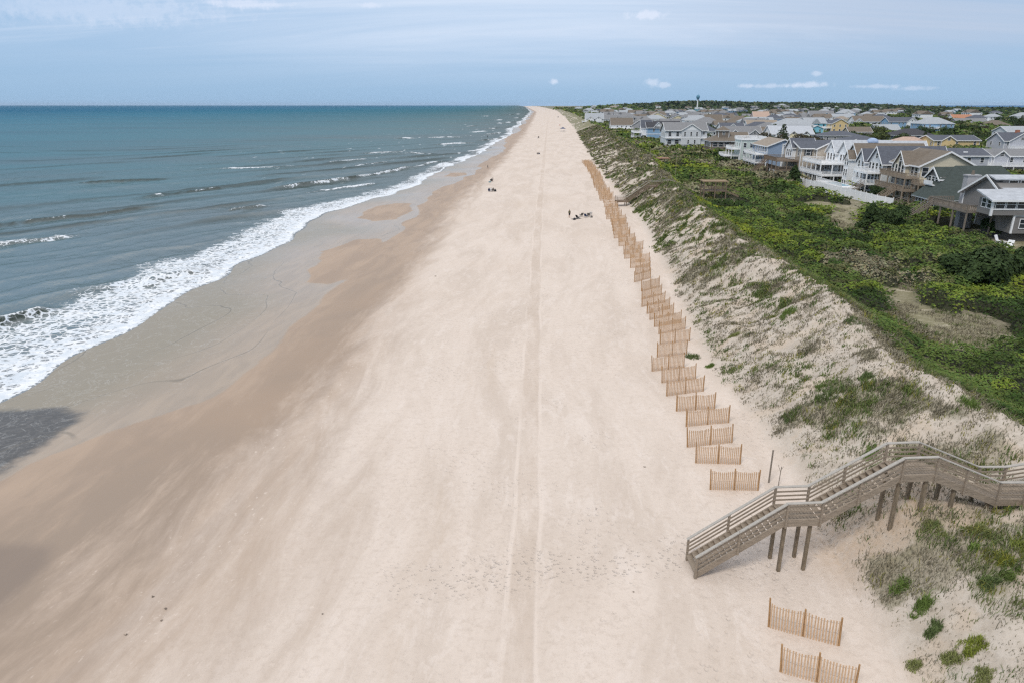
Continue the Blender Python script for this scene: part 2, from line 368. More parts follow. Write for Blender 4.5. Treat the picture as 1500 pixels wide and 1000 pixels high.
# land behind the dune: litter and scrub soil, lawns far inland
lc = N.mix(N.ss(.4, .6, N.noise(pos, .8, 6, .7)), (.20,.185,.12), (.30,.265,.20))
lc = N.mix(N.ss(.5, .62, N.noise(pos, .06, 5, .6)), lc, (.095,.11,.045))
cl = N.ss(-1.5, 2., acl)
cls = N.mix(N.ss(.47, .66, N.noise(N.comb(N.math('MULTIPLY', sx, .6), sy, 0), .8, 8, .78)), (.225,.205,.125), (.44,.39,.30))
lc = N.mix(cl, lc, cls)
col = N.mix(al, col, lc)
N.put(b.inputs['Base Color'], col)
gl = N.math('MAXIMUM', fl, N.math('MAXIMUM', tm, N.math('MULTIPLY', pm, .15)))
gl = N.math('MULTIPLY', gl, N.math('SUBTRACT', 1.0, isd))
rough = N.lin(0, 1, N.math('MULTIPLY', mo1, N.math('SUBTRACT', 1., isd)), .95, .62)
nd = N.n('ShaderNodeMix'); N.put(nd.inputs[0], gl); N.put(nd.inputs[2], rough); N.put(nd.inputs[3], N.lin(.3, .7, n_big, .22, .38)); N.put(b.inputs['Roughness'], nd.outputs[0])
N.put(b.inputs['Specular IOR Level'], N.math('ADD', .12, N.math('MULTIPLY', gl, N.lin(70, 170, sy, .0, .24)))); b.inputs['IOR'].default_value = 1.4
# prints of feet and tyres are dents
prints = N.math('MULTIPLY', N.ss(.36, .14, N.vor(N.comb(sx, N.math('MULTIPLY', sy, .75), 0), 3.0)), N.math('MULTIPLY', N.ss(-.2, -.9, mo), N.ss(.45, .7, N.noise(pos, .16, 3))))
hsum = N.math('SUBTRACT', N.math('ADD', N.math('MULTIPLY', n_fine, .55), N.math('MULTIPLY', n_grain, .12)), N.math('MULTIPLY', prints, .8))
hsum = N.math('SUBTRACT', hsum, N.math('ADD', N.math('MULTIPLY', rut, .3), N.math('MULTIPLY', foot, 1.6)))
tread = N.math('MULTIPLY', band, N.noise(N.comb(N.math('MULTIPLY', at, 2.5), N.math('MULTIPLY', sy, 2.0), 0), 2, 4, .6))
hsum = N.math('ADD', hsum, N.math('MULTIPLY', tread, .25))
dry_k = N.math('SUBTRACT', 1.0, N.math('MAXIMUM', gl, N.math('MULTIPLY', mo1, .72)))
bn = N.bump(N.math('MULTIPLY', hsum, N.math('ADD', N.math('MULTIPLY', dry_k, 1.), N.math('MULTIPLY', isd, .6))), .55, .14)
bn = N.bump(N.math('MULTIPLY', rip, N.math('MULTIPLY', tm, .5)), .5, .08, bn)
N.put(b.inputs['Normal'], bn)
back_a = sst(W_*1.0+5, W_*1.0+11, U)
ground = np_mesh('ground', V, grid_faces(len(gy), len(gu)), m_g, dict(cu=U.ravel(), moist=moist.ravel(), film=film.ravel(), trk=(X-track(Y)).ravel(),
    cover=cover.ravel(), back=back_a.ravel(), tongue=tong.ravel(), puddle=pud.ravel(), clear=clear.ravel()))
tag(ground, kind='structure', label='pale sand beach rising over a dune to scrubland and town')

# ------------------------------------------------------------------ the sea
BREAK = [  # crest line (map points), height, foam width seaward / landward
    ([(-160,500),(-60,484),(0,472),(40,462),(85,455)], 1.0, .25, .35),
    ([(-120,372),(0,357),(60,350),(108,344)], .55, 4.0, 2.0),
    ([(200,420),(240,406),(300,392)], .45, .1, .35),
    ([(-60,336),(60,322),(150,312),(230,300)], .5, .05, .1),
    ([(100,270),(200,264),(250,261)], .5, .05, .12), ([(200,290),(296,278),(330,274)], .6, .08, .3),
    ([(320,247),(380,245),(440,243)], .4, 3.6, 1.6),
    ([(330,307),(360,304),(390,300)], .5, .4, .9),
    ([(396,277),(456,270),(504,264),(560,253),(612,243)], .75, .25, 1.4),
    ([(440,283),(496,275),(560,267)], .3, .8, 1.2),
    ([(472,239),(510,236),(540,232)], .5, 1.6, 1.6), ([(516,243),(545,240),(568,236)], .4, .8, 1.2),
    ([(528,225),(560,223),(596,222)], .5, 2.2, 2.0), ([(596,223),(620,225),(646,226)], .4, .6, 1.2),
    ([(580,203),(594,202),(607,203)], .6, 5, 3), ([(624,202),(650,201),(680,201)], .5, 2.5, 2.5),
    ([(642,212),(668,210),(696,209)], .5, 3, 3), ([(604,246),(630,238),(655,235)], .4, .8, 1.4),
    ([(630,250),(645,241),(656,236)], .3, 1.2, 1.6), ([(684,222),(700,220),(720,216)], .4, 2, 2),
    ([(700,206),(722,204),(738,202)], .5, 3, 3), ([(712,197),(735,194)], .5, 3, 3),
    ([(676,186),(700,184)], .5, 5, 4), ([(712,189),(748,186)], .5, 5, 4), ([(690,194),(712,192)], .5, 5, 4), ([(728,181),(758,178)], .5, 5, 4),
    ([(716,177),(742,175)], .5, 8, 6), ([(700,171),(716,170)], .5, 9, 6), ([(735,169),(764,167)], .5, 9, 6), ([(755,173),(768,172)], .5, 7, 5), ([(742,164),(770,162)], .5, 16, 12)]
sw = np.concatenate([seq((-7,16,.28),(16,60,.6),(60,200,2)), geo(200, 22000, 1.15)])
sy_ = np.concatenate([seq((-80,36,2),(36,140,.36),(140,300,.9),(300,800,2.5)), geo(800, 23000, 1.05)])
Wm, Ym = np.meshgrid(sw, sy_); Xm = shore(Ym)-Wm
Xm = Xm-sst(3000, 30000, Ym)*0
amp = sst(-1, 14, Wm)*(1-sst(260, 700, np.hypot(Xm, Ym)))
th = math.radians(36)
ph = Xm*math.cos(th)-Ym*math.sin(th)+fbm(Xm*.02, Ym*.02, 3, 81)*6
lat = Xm*math.sin(th)+Ym*math.cos(th)
swl = lambda p, L, s: np.exp(2.6*(np.cos(2*math.pi*p/L)-1))*(.5+.5*np.clip(fbm(lat*.02+s, p*.03, 3, 83+s)*1.8+.3, 0, 1.4))
Zs = .04+amp*(.6*swl(ph, 21, 0)+.22*swl(ph+fbm(Xm*.05, Ym*.05, 2, 91)*5, 8.7, 5)+.16*fbm(Xm*.35+Ym*.12, Ym*.22, 4, 95)-.12)
brk = np.zeros(Xm.shape)
near_s = (Ym < 2600) & (Wm < 400)
xn, yn = Xm[near_s], Ym[near_s]
bz = np.zeros(xn.shape); bf = np.zeros(xn.shape); ff = np.zeros(xn.shape)
for pts, hh, fw, lw in BREAK:
    wp = P(pts, .3)
    best = np.full(xn.shape, 1e9); sd = np.zeros(xn.shape); tt = np.zeros(xn.shape)
    nseg = len(wp)-1
    for i in range(nseg):
        ax, ay = wp[i]; bx, by = wp[i+1]; ex, ey = bx-ax, by-ay; L2 = ex*ex+ey*ey
        t = np.clip(((xn-ax)*ex+(yn-ay)*ey)/L2, 0, 1); dx = xn-ax-t*ex; dy = yn-ay-t*ey
        d = np.hypot(dx, dy); mk = d < best
        best = np.where(mk, d, best); sd = np.where(mk, (dx*ey-dy*ex)/math.sqrt(L2), sd); tt = np.where(mk, (i+t)/nseg, tt)
    # sd > 0: landward (front) side
    wv = 1.0+.35*fbm(xn*.12, yn*.12, 2, 101)
    endf = np.minimum(1, np.minimum(tt, 1-tt)*5+.25)*np.exp(-np.maximum(0, best-np.abs(sd))**2/4)
    off = sd+fbm(xn*.25, yn*.25, 3, 103)*.9
    bz = np.maximum(bz, hh*endf*np.where(off > 0, np.exp(-(off/.9)**2), np.exp(-(off/2.6)**2)))
    f = np.where(off > 0, np.exp(-(off/lw)**2), np.exp(-(off/fw)**2))*endf*wv*np.clip(.78+1.2*fbm(xn*.16+9, yn*.11, 3, 107), .0, 1.05)
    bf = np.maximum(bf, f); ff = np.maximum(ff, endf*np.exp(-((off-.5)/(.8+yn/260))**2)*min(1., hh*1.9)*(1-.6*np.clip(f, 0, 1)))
Zs[near_s] += bz; brk[near_s] = bf
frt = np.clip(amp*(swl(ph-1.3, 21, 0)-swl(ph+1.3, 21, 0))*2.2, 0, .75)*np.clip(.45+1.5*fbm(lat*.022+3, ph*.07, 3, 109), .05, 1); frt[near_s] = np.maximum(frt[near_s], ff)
m_s, N, b = new_mat('sea_water')
pos = N.pos(); sx, sy, sz = N.sep(pos); w = N.attr('off'); bk = N.attr('brk')
deep = N.ramp(N.math('POWER', N.lin(0, 2200, w), .45), [(0,(.085,.105,.09)),(.13,(.072,.115,.115)),(.25,(.052,.124,.134)),(.42,(.031,.126,.158)),(.7,(.014,.128,.198)),(1,(.008,.108,.20))])
pt = N.noise(N.comb(N.math('MULTIPLY', sx, .3), sy, 0), .012, 4, .6, .5)
deep = N.mix(N.math('MULTIPLY', N.ss(.4, .7, pt), .45), deep, N.mix(N.ss(60, 400, w), (.10,.10,.09), (.02,.075,.105)))
# lacy foam: thick at the edge of the swash, torn into threads seaward
wv = N.noise(pos, .28, 4, .6, out='Color')
vv = N.n('ShaderNodeVectorMath', operation='MULTIPLY_ADD'); N.put(vv.inputs[0], wv); vv.inputs[1].default_value = (3.2,3.2,0); N.put(vv.inputs[2], pos)
e1 = N.vor(vv.outputs[0], 1.1, 'DISTANCE_TO_EDGE'); e2 = N.vor(vv.outputs[0], 2.6, 'DISTANCE_TO_EDGE')
nf = N.noise(pos, .55, 8, .68, .6); nl = N.noise(N.comb(N.math('MULTIPLY', w, .8), sy, 0), .075, 3, .55)
nl2 = N.noise(pos, .16, 4, .6, .4)
wj = N.math('ADD', w, N.math('MULTIPLY', N.math('SUBTRACT', nl2, .5), N.lin(150, 330, sy, 7., 4.)))
wmax = N.math('MULTIPLY', N.lin(.3, .7, nl, 9., 19.), N.lin(105, 235, sy, 1., .36))
D = N.math('MULTIPLY', N.ss(1.12, .55, N.math('DIVIDE', wj, wmax)), N.math('ADD', N.lin(.3, .7, nl2, .62, .9), N.math('MULTIPLY', N.ss(1.5, -1.5, w), .22)))
D = N.math('MULTIPLY', N.math('MAXIMUM', D, 0.0), N.ss(-3.2, -1.9, w))
D = N.math('MULTIPLY', D, N.lin(60, 350, sy, 1., 1.15))
gap = N.ss(.38, .55, N.noise(N.comb(N.math('MULTIPLY', w, .12), N.math('MULTIPLY', sy, .03), 5), 1, 4, .6))
D = N.math('MULTIPLY', D, N.math('SUBTRACT', 1.0, N.math('MULTIPLY', N.math('SUBTRACT', 1.0, gap), N.lin(140, 300, sy, 0, .75))))
D = N.math('MAXIMUM', D, N.math('MULTIPLY', bk, 1.0))
lacev = N.math('ADD', N.math('MULTIPLY', N.math('MINIMUM', e1, N.math('ADD', e2, .10)), 1.15), N.math('MULTIPLY', N.math('SUBTRACT', nf, .5), .9))
thr = N.math('SUBTRACT', N.math('MULTIPLY', D, .44), .15)
foam = N.ss(.085, -.075, N.math('SUBTRACT', lacev, thr))
foam = N.math('MULTIPLY', foam, N.ss(.03, .16, D))
edge = N.ss(.55, .2, N.math('ABSOLUTE', N.math('ADD', w, N.math('ADD', 1.5, N.math('MULTIPLY', N.math('SUBTRACT', nl2, .5), 1.2)))))
foam = N.math('MAXIMUM', foam, N.math('MULTIPLY', edge, N.ss(.35, .5, nf)))
# whitecap flecks far along the surf
fl2 = N.math('MULTIPLY', N.ss(.62, .69, N.noise(N.comb(N.math('MULTIPLY', sx, .22), N.math('MULTIPLY', sy, .05), 7), 1, 5, .6)), N.math('MULTIPLY', N.ss(170, 40, w), N.ss(170, 420, sy)))
foam = N.math('MAXIMUM', foam, N.math('MULTIPLY', fl2, .8))
# darker look of wave faces, which mirror less sky, put into the colour
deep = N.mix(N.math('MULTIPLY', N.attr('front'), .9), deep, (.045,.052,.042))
# thin water near the edge shows sand
thin = N.ss(6, -1, w)
deep = N.mix(N.math('MULTIPLY', thin, .6), deep, (.20,.18,.155))
colr = N.mix(foam, deep, N.mix(N.ss(.35, .65, nf), (.60,.65,.70), (.80,.81,.82)))
N.put(b.inputs['Base Color'], colr)
N.put(b.inputs['Roughness'], N.math('MAXIMUM', N.math('MULTIPLY', foam, .75), N.lin(0, 900, sy, .13, .30)))
b.inputs['Specular IOR Level'].default_value = 0.0
ro = N.n('ShaderNodeVectorRotate', rotation_type='Z_AXIS'); N.put(ro.inputs['Vector'], pos); ro.inputs['Angle'].default_value = -th
rp = ro.outputs[0]
h1 = N.noise(N.scale(rp, (1,.35,1)), .55, 6, .6, .5); h2 = N.noise(N.scale(rp, (1,.5,1)), 2.2, 4, .6, .3); h3 = N.noise(N.scale(rp, (1,.22,1)), .07, 5, .6, .4)
ha = N.math('ADD', N.math('MULTIPLY', h1, .55), N.math('MULTIPLY', h2, .16))
bn = N.bump(ha, N.lin(50, 600, sy, .55, .75), .8)
bn = N.bump(h3, .7, N.lin(100, 400, sy, .15, 1.6), bn)
bn = N.bump(N.math('MULTIPLY', foam, N.math('ADD', .6, nf)), .5, .12, bn)
N.put(b.inputs['Normal'], bn)
# a ruffled sea mirrors less of the low sky the farther off it is seen
fr = N.n('ShaderNodeFresnel'); fr.inputs['IOR'].default_value = 1.33; N.put(fr.inputs['Normal'], bn)
rk = N.math('MULTIPLY', N.math('MULTIPLY', fr.outputs[0], N.ramp(N.math('POWER', N.lin(30, 3000, sy), .4), [(0,(.36,)*3),(.35,(.24,)*3),(.7,(.13,)*3),(1,(.05,)*3)])), N.math('MULTIPLY', N.math('SUBTRACT', 1.0, foam), N.math('SUBTRACT', 1.0, N.math('MULTIPLY', N.attr('front'), .8))))
gs = N.n('ShaderNodeBsdfGlossy'); N.put(gs.inputs['Normal'], bn); gs.inputs['Color'].default_value = (.95,.97,1,1); N.put(gs.inputs['Roughness'], N.lin(0, 900, sy, .13, .3))
ms = N.n('ShaderNodeMixShader'); N.put(ms.inputs[0], rk); N.put(ms.inputs[1], b.outputs[0]); N.put(ms.inputs[2], gs.outputs[0])
N.put([n_ for n_ in m_s.node_tree.nodes if n_.type == 'OUTPUT_MATERIAL'][0].inputs['Surface'], ms.outputs[0])
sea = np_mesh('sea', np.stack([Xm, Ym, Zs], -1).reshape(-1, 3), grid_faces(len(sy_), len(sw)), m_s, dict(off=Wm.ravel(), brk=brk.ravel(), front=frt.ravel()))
tag(sea, kind='structure', label='grey green sea turning teal offshore with white surf')
# the sound behind the barrier island
m_snd, N, b = new_mat('sound_water'); b.inputs['Roughness'].default_value = .6; b.inputs['Specular IOR Level'].default_value = 0.0
N.put(b.inputs['Base Color'], N.mix(N.noise(N.pos(), .002, 3), (.05,.14,.27), (.07,.17,.31)))
N.put(b.inputs['Normal'], N.bump(N.noise(N.pos(), .3, 4), .4, .5))
tag(np_mesh('sound', [(2400,-4000,.6),(22000,-4000,.6),(22000,23000,.6),(2400,23000,.6)], [(0,1,2,3)], m_snd), kind='structure', label='blue sound beyond the town')

# ------------------------------------------------------------------ sky, sun, camera
SUN_EL, SUN_AZ = math.radians(52), math.radians(215)   # compass from +Y clockwise: behind and to the left
wd = bpy.data.worlds.new('World'); SC.world = wd; wd.use_nodes = True
N = NT(wd.node_tree); bg = wd.node_tree.nodes['Background']
sky = N.n('ShaderNodeTexSky', sky_type='NISHITA'); sky.sun_disc = False; sky.sun_elevation = SUN_EL; sky.sun_rotation = SUN_AZ
sky.air_density = 1.0; sky.dust_density = .35; sky.ozone_density = 1.6; sky.altitude = 20
dr = N.n('ShaderNodeTexCoord').outputs['Generated']; dx, dy, dz = N.sep(dr)
den = N.math('ADD', N.math('MAXIMUM', dz, 0.0), .10)
pv = N.comb(N.math('DIVIDE', dx, den), N.math('DIVIDE', dy, den), 0)
c1 = N.noise(N.scale(pv, (.16,.6,1)), 1.0, 8, .62, .7); c2 = N.noise(N.scale(pv, (.9,1.9,1)), 1.3, 7, .65, .9)
cov = N.math('ADD', N.math('MULTIPLY', c1, .75), N.math('MULTIPLY', c2, .25))
cm = N.ss(.40, .62, cov)
cm = N.math('MULTIPLY', cm, N.ss(.015, .16, dz))
veil = N.math('MULTIPLY', N.ss(.0, .105, dz), N.lin(.36, .62, c1, .5, 1.0))
veil = N.math('MULTIPLY', veil, N.math('MULTIPLY', N.lin(-.66, -.15, dx, .30, 1.), N.lin(.0, .6, dx, 1., .85)))
veil = N.math('MAXIMUM', veil, N.math('MULTIPLY', N.ss(.25, .55, dz), .8))
cm = N.math('MAXIMUM', N.math('MULTIPLY', cm, N.lin(-.5, 0, dx, .5, .78)), veil)
S = .10
base = N.mix(.86, sky.outputs[0], tuple(v/S for v in (.27,.455,.68)))
lowb = N.mix(N.ss(.0, .17, dz), tuple(v/S for v in (.30,.462,.66)), tuple(v/S for v in (.235,.43,.69)))
base = N.mix(.7, base, lowb)
cc = N.mix(N.ss(.1, .75, dz), N.mix(N.ss(.05, .5, dx), tuple(v/S for v in (.60,.70,.85)), tuple(v/S for v in (.515,.58,.705))), tuple(v/S for v in (1.0,.99,1.0)))
skyc = N.mix(cm, base, cc)
stk = N.math('MULTIPLY', N.math('MULTIPLY', N.ss(.50, .68, N.noise(N.scale(pv, (.10,.55,1)), 1.6, 9, .66, .6)), N.ss(.03, .10, dz)), .5)
skyc = N.mix(stk, skyc, tuple(v/S for v in (.68,.75,.88)))
# little fair-weather puffs low over the land: (x, z as direction, width, height, strength)
def dirof(px, py):
    a = (px-750)/1000; bb = (500-py)/1000
    v = Vector((a, math.cos(PITCH)+bb*math.sin(PITCH), -math.sin(PITCH)+bb*math.cos(PITCH))).normalized(); return v
pn = N.math('MULTIPLY', N.math('SUBTRACT', N.noise(dr, 75, 8, .7), .5), 2.6)
for px, py, ww, hh, k in [(811,120,.008,.0045,.6),(955,121,.012,.006,.45),(973,125,.010,.004,.4),(1197,108,.008,.0035,.4),(1185,125,.030,.0045,.55),(1130,126,.030,.0035,.4),(1095,126,.012,.003,.45),(1280,127,.03,.003,.35),(950,22,.03,.006,.6),(1340,130,.02,.003,.3),(360,6,.06,.006,.5),(120,12,.16,.02,.3),(545,8,.02,.004,.4)]:
    v = dirof(px, py)
    ex = N.math('DIVIDE', N.math('SUBTRACT', dx, v.x), ww); ez = N.math('DIVIDE', N.math('SUBTRACT', dz, v.z), hh)
    r = N.math('SQRT', N.math('ADD', N.math('MULTIPLY', ex, ex), N.math('MULTIPLY', ez, ez)))
    m = N.math('MULTIPLY', N.ss(1.1, .2, N.math('ADD', r, pn)), k)
    m = N.math('MULTIPLY', m, N.math('GREATER_THAN', dy, 0.0))
    skyc = N.mix(m, skyc, tuple(v2/S for v2 in (.74,.79,.92)))
# pale ground glow below the horizon
skyc = N.mix(N.ss(0, -.02, dz), skyc, tuple(v/S for v in (.30,.46,.65)))
N.put(bg.inputs[0], skyc); bg.inputs[1].default_value = S
sl = bpy.data.lights.new('sun', 'SUN'); sl.energy = 1.5; sl.angle = math.radians(14); sl.color = (1,.94,.86)
so = bpy.data.objects.new('sun', sl); COL.objects.link(so)
sd_ = Vector((math.sin(SUN_AZ)*math.cos(SUN_EL), math.cos(SUN_AZ)*math.cos(SUN_EL), math.sin(SUN_EL)))
so.rotation_euler = sd_.to_track_quat('Z', 'Y').to_euler(); so.location = (0,0,200)
cam = bpy.data.cameras.new('camera'); co = bpy.data.objects.new('camera', cam); COL.objects.link(co); SC.camera = co
cam.sensor_width = 36; cam.lens = 24; cam.clip_end = 120000; cam.clip_start = .5
co.location = (0,0,CAM_H); co.rotation_euler = (math.radians(90)-PITCH, 0, 0)
SC.view_settings.view_transform = 'Standard'; SC.view_settings.look = 'None'; SC.view_settings.exposure = 0.15; SC.view_settings.gamma = 1
SC.cycles.use_denoising = False; SC.cycles.filter_width = 1.3; SC.cycles.max_bounces = 6; SC.cycles.diffuse_bounces = 3; SC.cycles.glossy_bounces = 3; SC.cycles.transparent_max_bounces = 6
#=====PART2=====
# ------------------------------------------------------------------ shared materials of built things
WOOD = flat('weathered_wood', (.235,.20,.165), .85, .28, 3, grain=(1,6,6), bump=.3)
WOOD2 = flat('silvered_wood', (.29,.235,.18), .85, .22, 3, grain=(1,6,6), bump=.3)
WOODB = flat('brown_wood', (.22,.165,.12), .85, .28, 3, grain=(1,1,5))
SLATM = flat('fence_slat_wood', (.56,.385,.245), .8, .22, 6, grain=(6,6,1))
POSTM = flat('fence_post_wood', (.40,.235,.11), .8, .22, 4, grain=(4,4,1))
WIRE = flat('wire', (.25,.24,.23), .5, .1, 3, metal=.6)
WHITE = flat('white_paint', (.80,.80,.80), .55, .05, 1.2)
GLASS = flat('window_glass', (.035,.042,.05), .08, .4, .4, spec=.6)
BLIND = flat('window_blind', (.33,.20,.11), .4, .3, 2)
def wallm(n, c): return flat('wall_'+n, c, .8, .07, .8, grain=(.4,.4,3))
def roofm(n, c, r=.85): return flat('roof_'+n, c, r, .16, 1.3, grain=(1,1,2), bump=.2)
WL = {'grey': wallm('grey_shingle', (.205,.195,.185)), 'cream': wallm('cream', (.62,.56,.43)), 'white': wallm('white', (.80,.81,.82)), 'pale': wallm('pale_grey', (.60,.62,.64)),
      'tan': wallm('tan', (.47,.41,.34)), 'blue': wallm('blue_grey', (.27,.35,.47)), 'mint': wallm('mint', (.55,.62,.58)), 'brown': wallm('brown_shingle', (.20,.165,.135)),
      'sky': wallm('sky_blue', (.25,.40,.56)), 'yellow': wallm('yellow', (.70,.53,.27)), 'turq': wallm('turquoise', (.22,.55,.66)), 'lav': wallm('lavender', (.47,.48,.52)),
      'lgrey': wallm('light_grey', (.36,.36,.37)), 'navy': wallm('dark_blue', (.09,.11,.15)), 'rose': wallm('rose', (.52,.40,.35)), 'pyel': wallm('pale_yellow', (.70,.62,.42))}
RF = {'metal': roofm('light_metal', (.44,.46,.49), .45), 'green': roofm('dark_green', (.052,.066,.06)), 'brown': roofm('brown', (.175,.145,.115)), 'slate': roofm('slate', (.10,.108,.13)),
      'grey': roofm('grey', (.215,.215,.22)), 'dark': roofm('black', (.055,.055,.062)), 'pink': roofm('pink', (.47,.34,.27)), 'lgrey': roofm('light_grey', (.36,.38,.40)), 'orange': roofm('orange', (.42,.20,.12)), 'tan': roofm('tan', (.30,.25,.20))}
BRICK = flat('red_brick', (.40,.16,.10), .85, .2, 3)
FOOT = []   # footprints: (cx, cy, half x, half y, rz)

# ------------------------------------------------------------------ houses
_win = {}
ROT = {'-y': 0, '-x': -math.pi/2, '+x': math.pi/2, '+y': math.pi}
class House:
    def __init__(s, name, label, x, y, rz=-.05, z=None, group='beach houses behind the dune', cat='house', wall=None, roof=None, trim=None):
        s.z = gz(x+4, y+4) if z is None else z
        s.r = empty(name, (x, y, s.z), rz, label, cat, group); s.rz = rz; s.x = x; s.y = y
        s.p = {}; s.wm = wall; s.rm = roof; s.tm = trim or WHITE; s.ext = None
    def mb(s, name, mat):
        k = (name, mat.name)
        if k not in s.p: s.p[k] = (MB(), mat)
        return s.p[k][0]
    def foot(s, x0, x1, y0, y1):
        c, n = math.cos(s.rz), math.sin(s.rz); cx, cy = (x0+x1)/2, (y0+y1)/2
        FOOT.append((s.x+c*cx-n*cy, s.y+n*cx+c*cy, (x1-x0)/2, (y1-y0)/2, s.rz))
    def block(s, x0, x1, y0, y1, z0, z1, mat=None, name='wall', foot=True):
        s.mb(name, mat or s.wm).box(x0, x1, y0, y1, z0, z1)
        if foot: s.foot(x0, x1, y0, y1)
        m = s.mb('trim', s.tm)
        if name == 'wall' and z1-z0 > 1.5:
            for cx in (x0, x1):
                for cy in (y0, y1): m.box(cx-.09, cx+.09, cy-.09, cy+.09, z0+.05, z1-.04)
    def gable(s, x0, x1, y0, y1, ze, zr, axis='x', o=.45, mat=None, wall=None, t=.22, attic=True, trim=True):
        m = s.mb('roof', mat or s.rm); w = s.mb('wall', wall or s.wm); tr = s.mb('trim', s.tm)
        a0, a1, b0, b1 = (y0, y1, x0, x1) if axis == 'x' else (x0, x1, y0, y1)
        c = (a0+a1)/2; sl = (zr-ze)/((a1-a0)/2); zo = ze-o*sl
        for e, sg in ((a0-o, 0), (a1+o, 1)):
            q = [(e, zo), (c, zr), (c, zr-t*1.05), (e, zo-t)]
            m.prism(q if sg == 0 else q[::-1], axis, b0-o, b1+o)
        if attic: w.prism([(a0+.02, ze-.05), (a1-.02, ze-.05), (c, zr-t-.1)], axis, b0+.004, b1-.004)
        if trim:
            for bb in (b0-o-.05, b1+o+.05):
                for e in (a0-o, a1+o):
                    q = [(e, zo+.03), (c, zr+.03), (c, zr-.36), (e, zo-.36)]
                    tr.prism(q, axis, bb-.045, bb+.045)
            for e in (a0-o-.06, a1+o+.06):
                if axis == 'x': tr.box(b0-o, b1+o, e-.05, e+.05, zo-.28, zo+.02)
                else: tr.box(e-.05, e+.05, b0-o, b1+o, zo-.28, zo+.02)
    def hip(s, x0, x1, y0, y1, ze, zr, o=.6, mat=None, trim=True):
        m = s.mb('roof', mat or s.rm); X0, X1, Y0, Y1 = x0-o, x1+o, y0-o, y1+o; L, Wd = X1-X0, Y1-Y0
        if L >= Wd: r0, r1 = (X0+Wd/2, (Y0+Y1)/2, zr), (X1-Wd/2, (Y0+Y1)/2, zr)
        else: r0, r1 = ((X0+X1)/2, Y0+L/2, zr), ((X0+X1)/2, Y1-L/2, zr)
        v = [(X0,Y0,ze), (X1,Y0,ze), (X1,Y1,ze), (X0,Y1,ze), r0, r1]
        f = [(0,1,5,4), (1,2,5), (2,3,4,5), (3,0,4)] if L >= Wd else [(0,1,4), (1,2,5,4), (2,3,5), (3,0,4,5)]
        m.add(v, f+[(3,2,1,0)])
        if trim: s.mb('trim', s.tm).box(X0+.06, X1-.06, Y0+.06, Y1-.06, ze-.27, ze-.01)
    def win(s, face, at, u, zc, w=1., h=1.4, pane=None, shut=None, parts=True):
        k = (round(w,2), round(h,2), (pane or GLASS).name)
        if k not in _win:
            g = MB(); g.box(-w/2, w/2, -.04, .05, -h/2, h/2)
            f = MB(); t = .10
            f.box(-w/2-t, w/2+t, -.085, .05, h/2, h/2+t); f.box(-w/2-t, w/2+t, -.085, .05, -h/2-t, -h/2)
            f.box(-w/2-t, -w/2, -.08, .05, -h/2, h/2); f.box(w/2, w/2+t, -.08, .05, -h/2, h/2); f.box(-w/2, w/2, -.07, .03, -.035, .035)
            _win[k] = (g.mesh('window', [pane or GLASS]), f.mesh('frame', [s.tm]))
        loc = {'-y': (u,at,zc), '+y': (u,at,zc), '-x': (at,u,zc), '+x': (at,u,zc)}[face]
        o = put('window', _win[k][0], s.r, loc, ROT[face]); put('frame', _win[k][1], o)
        if shut:
            g = MB(); 
            for sx in (-1, 1): g.box(sx*(w/2+.12+.22)-.22, sx*(w/2+.12+.22)+.22, -.06, .03, -h/2-.08, h/2+.08)
            put('shutters', g.mesh('shutter_pair', [shut]), o)
    def wins(s, face, at, us, zc, w=1., h=1.4, **k):
        for u in us: s.win(face, at, u, zc, w, h, **k)
    def deck(s, x0, x1, y0, y1, z, mat=None, rail=('-x','-y','+y'), rmat=None, posts=3.5, base=0.0, rh=1.0, fill=.32):
        mat = mat or s.tm; rmat = rmat or mat
        d = MB(); d.box(x0, x1, y0, y1, z-.28, z); dk = d.build('deck', mat, s.r); s.foot(x0, x1, y0, y1)
        r = MB()
        for sd in rail:
            a, b = {'-x': ((x0+.06,y0),(x0+.06,y1)), '+x': ((x1-.06,y0),(x1-.06,y1)), '-y': ((x0,y0+.06),(x1,y0+.06)), '+y': ((x0,y1-.06),(x1,y1-.06))}[sd]
            for hh, w, t in ((rh, .12, .09), (.14, .07, .09)): r.beam((*a, z+hh), (*b, z+hh), w, t)
            L = math.hypot(b[0]-a[0], b[1]-a[1]); n = max(2, int(L/fill))
            for i in range(n+1):
                q = (a[0]+(b[0]-a[0])*i/n, a[1]+(b[1]-a[1])*i/n); k = .065 if i % 6 == 0 else .045
                r.box(q[0]-k, q[0]+k, q[1]-k, q[1]+k, z+.1, z+rh)
        if rail: r.build('railing', rmat, dk)
        if posts:
            ny = max(1, int((y1-y0)/posts)); nx = max(1, int((x1-x0)/posts))
            for i in range(nx+1):
                for j in range(ny+1):
                    if i not in (0,) and j not in (0,): continue
                    px = x0+.15+(x1-x0-.3)*i/nx; py = y0+.15+(y1-y0-.3)*j/ny
                    pm = MB(); pm.box(px-.11, px+.11, py-.11, py+.11, base-.6, z-.28); pm.build('post', mat, dk)
        return dk
